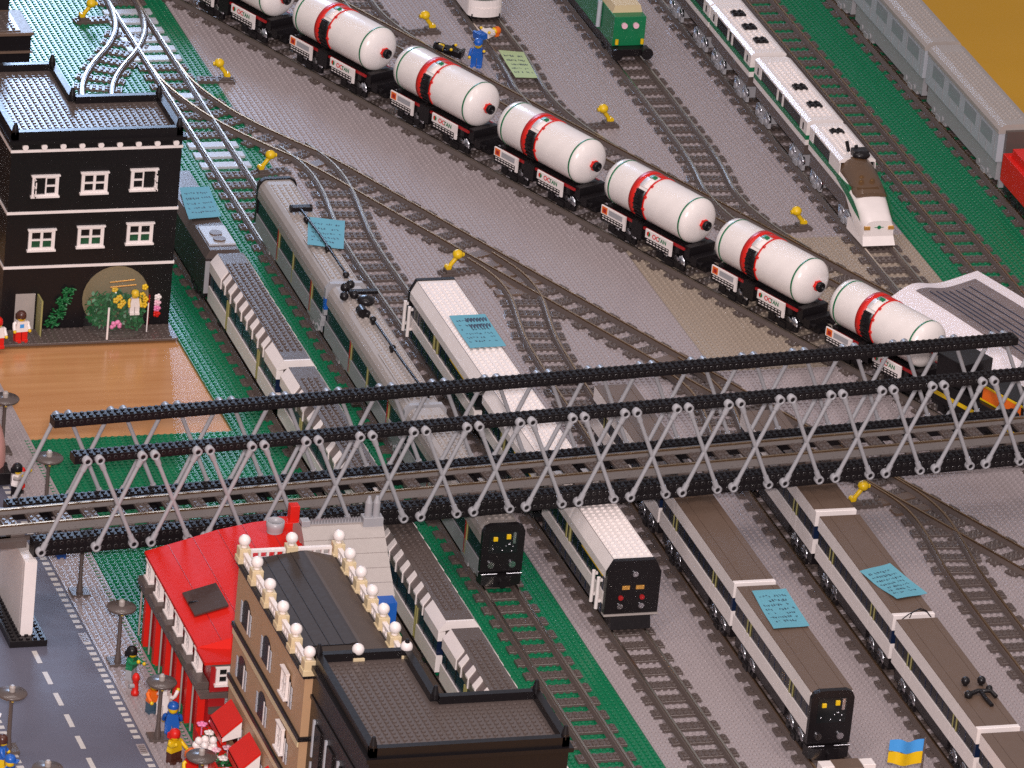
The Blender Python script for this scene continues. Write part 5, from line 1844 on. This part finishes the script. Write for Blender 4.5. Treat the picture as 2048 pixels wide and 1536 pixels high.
b = MB(); b.prism(sh(1.7), 3.32, 4.6, 'z'); b.obj('lower_panel', WHITE, t)
b = MB(); b.prism([(x * .97, y + .2) for x, y in sh(1.5)], 4.6, 8.6, 'z'); b.obj('window_band', mat('dark_green_glass', (.008, .03, .02), .15), t)
b = MB(); b.prism([(x, y + .1) for x, y in sh(1.6)], 8.6, 9.8, 'z'); b.obj('roof', DGREY, t)

# ------------------------------------------------------------------ curled paper with a printed picture
def sheet(name, m, u0, u1, v0, v1, dz, parent=None):
    # u along A->B (far edge), v from far to near
    A_, B_, C_ = Vector((111.2, 88.0, 0)), Vector((130.0, 96.4, 0)), Vector((142, 55.0, 0))
    D_ = A_ + (C_ - B_)
    N = 24
    b = MB()
    def P(u, v):
        q = (A_ * (1 - u) + B_ * u) * (1 - v) + (D_ * (1 - u) + C_ * u) * v
        z = 1.7 + 1.6 * math.exp(-((u - .30) / .2) ** 2) * (1 - .5 * v) + 1.0 * u + .5 * math.sin(3 * v)
        return Vector((q.x, q.y, z))
    top = [P(u0 + (u1 - u0) * i / N, v0 + (v1 - v0) * j / N) + Vector((0, 0, dz)) for j in range(N + 1) for i in range(N + 1)]
    k = N + 1
    fs = [(j * k + i, (j + 1) * k + i, (j + 1) * k + i + 1, j * k + i + 1) for j in range(N) for i in range(N)]
    b.idx(top, fs, 0, True)
    b.idx([p - Vector((0, 0, .04)) for p in top], [f[::-1] for f in fs], 0, True)
    return b.obj(name, m, parent), P


pp, PF = sheet('paper_sheet', PAPER, 0, 1, 0, 1.15, 0)
tag(pp, 'large curled white sheet with a dark printed picture at the right edge', 'paper sheet')
sheet('printed_picture', PRINT, .26, .89, .05, .86, .08, pp)
b = MB()
for r in range(7):
    pts = [PF(.34 + .07 * r, .09 + .72 * k / 20) + Vector((0, 0, .14)) for k in range(21)]
    b.tube(pts, .10, 4)
for cx, cv in ((.2, .98), (.38, 1.0)):
    pts = [PF(cx + .05 * math.cos(a), cv + .018 * math.sin(a)) + Vector((0, 0, .1)) for a in [2 * math.pi * k / 16 for k in range(17)]]
    b.tube(pts, .12, 4)
b.obj('printed_line', INK, pp)

# ------------------------------------------------------------------ flag
fl = thing('flag', 'small blue and yellow flag waving at the lower right', 'flag', (61.6, -66.4, 0))
b = MB(); b.cyl((0, 0, 0), (0, 0, 10.6), .16, 8); b.obj('flagpole', DGREY, fl)
for nm, z0, z1, m in (('blue_half', 8.6, 10.4, LBLUE), ('yellow_half', 6.8, 8.6, YELLOW)):
    b = MB(); N = 16
    k = N + 1
    f = lambda u, z: (-5.0 * u, .7 * math.sin(u * 7) * u - .5 * u, z - .55 * math.sin(u * 5.5) * u + (.25 * math.sin(u * 11) * u if z1 > 9 else 0))
    rows = [[f(i / N, z0 + (z1 - z0) * j / 4) for i in range(k)] for j in range(5)]
    pts = [p for r in rows for p in r]
    fs = [(j * k + i, j * k + i + 1, (j + 1) * k + i + 1, (j + 1) * k + i) for j in range(4) for i in range(N)]
    b.idx(pts, fs, 0, True); b.idx([(p[0], p[1] + .06, p[2]) for p in pts], [q[::-1] for q in fs], 0, True)
    b.obj(nm, m, fl)
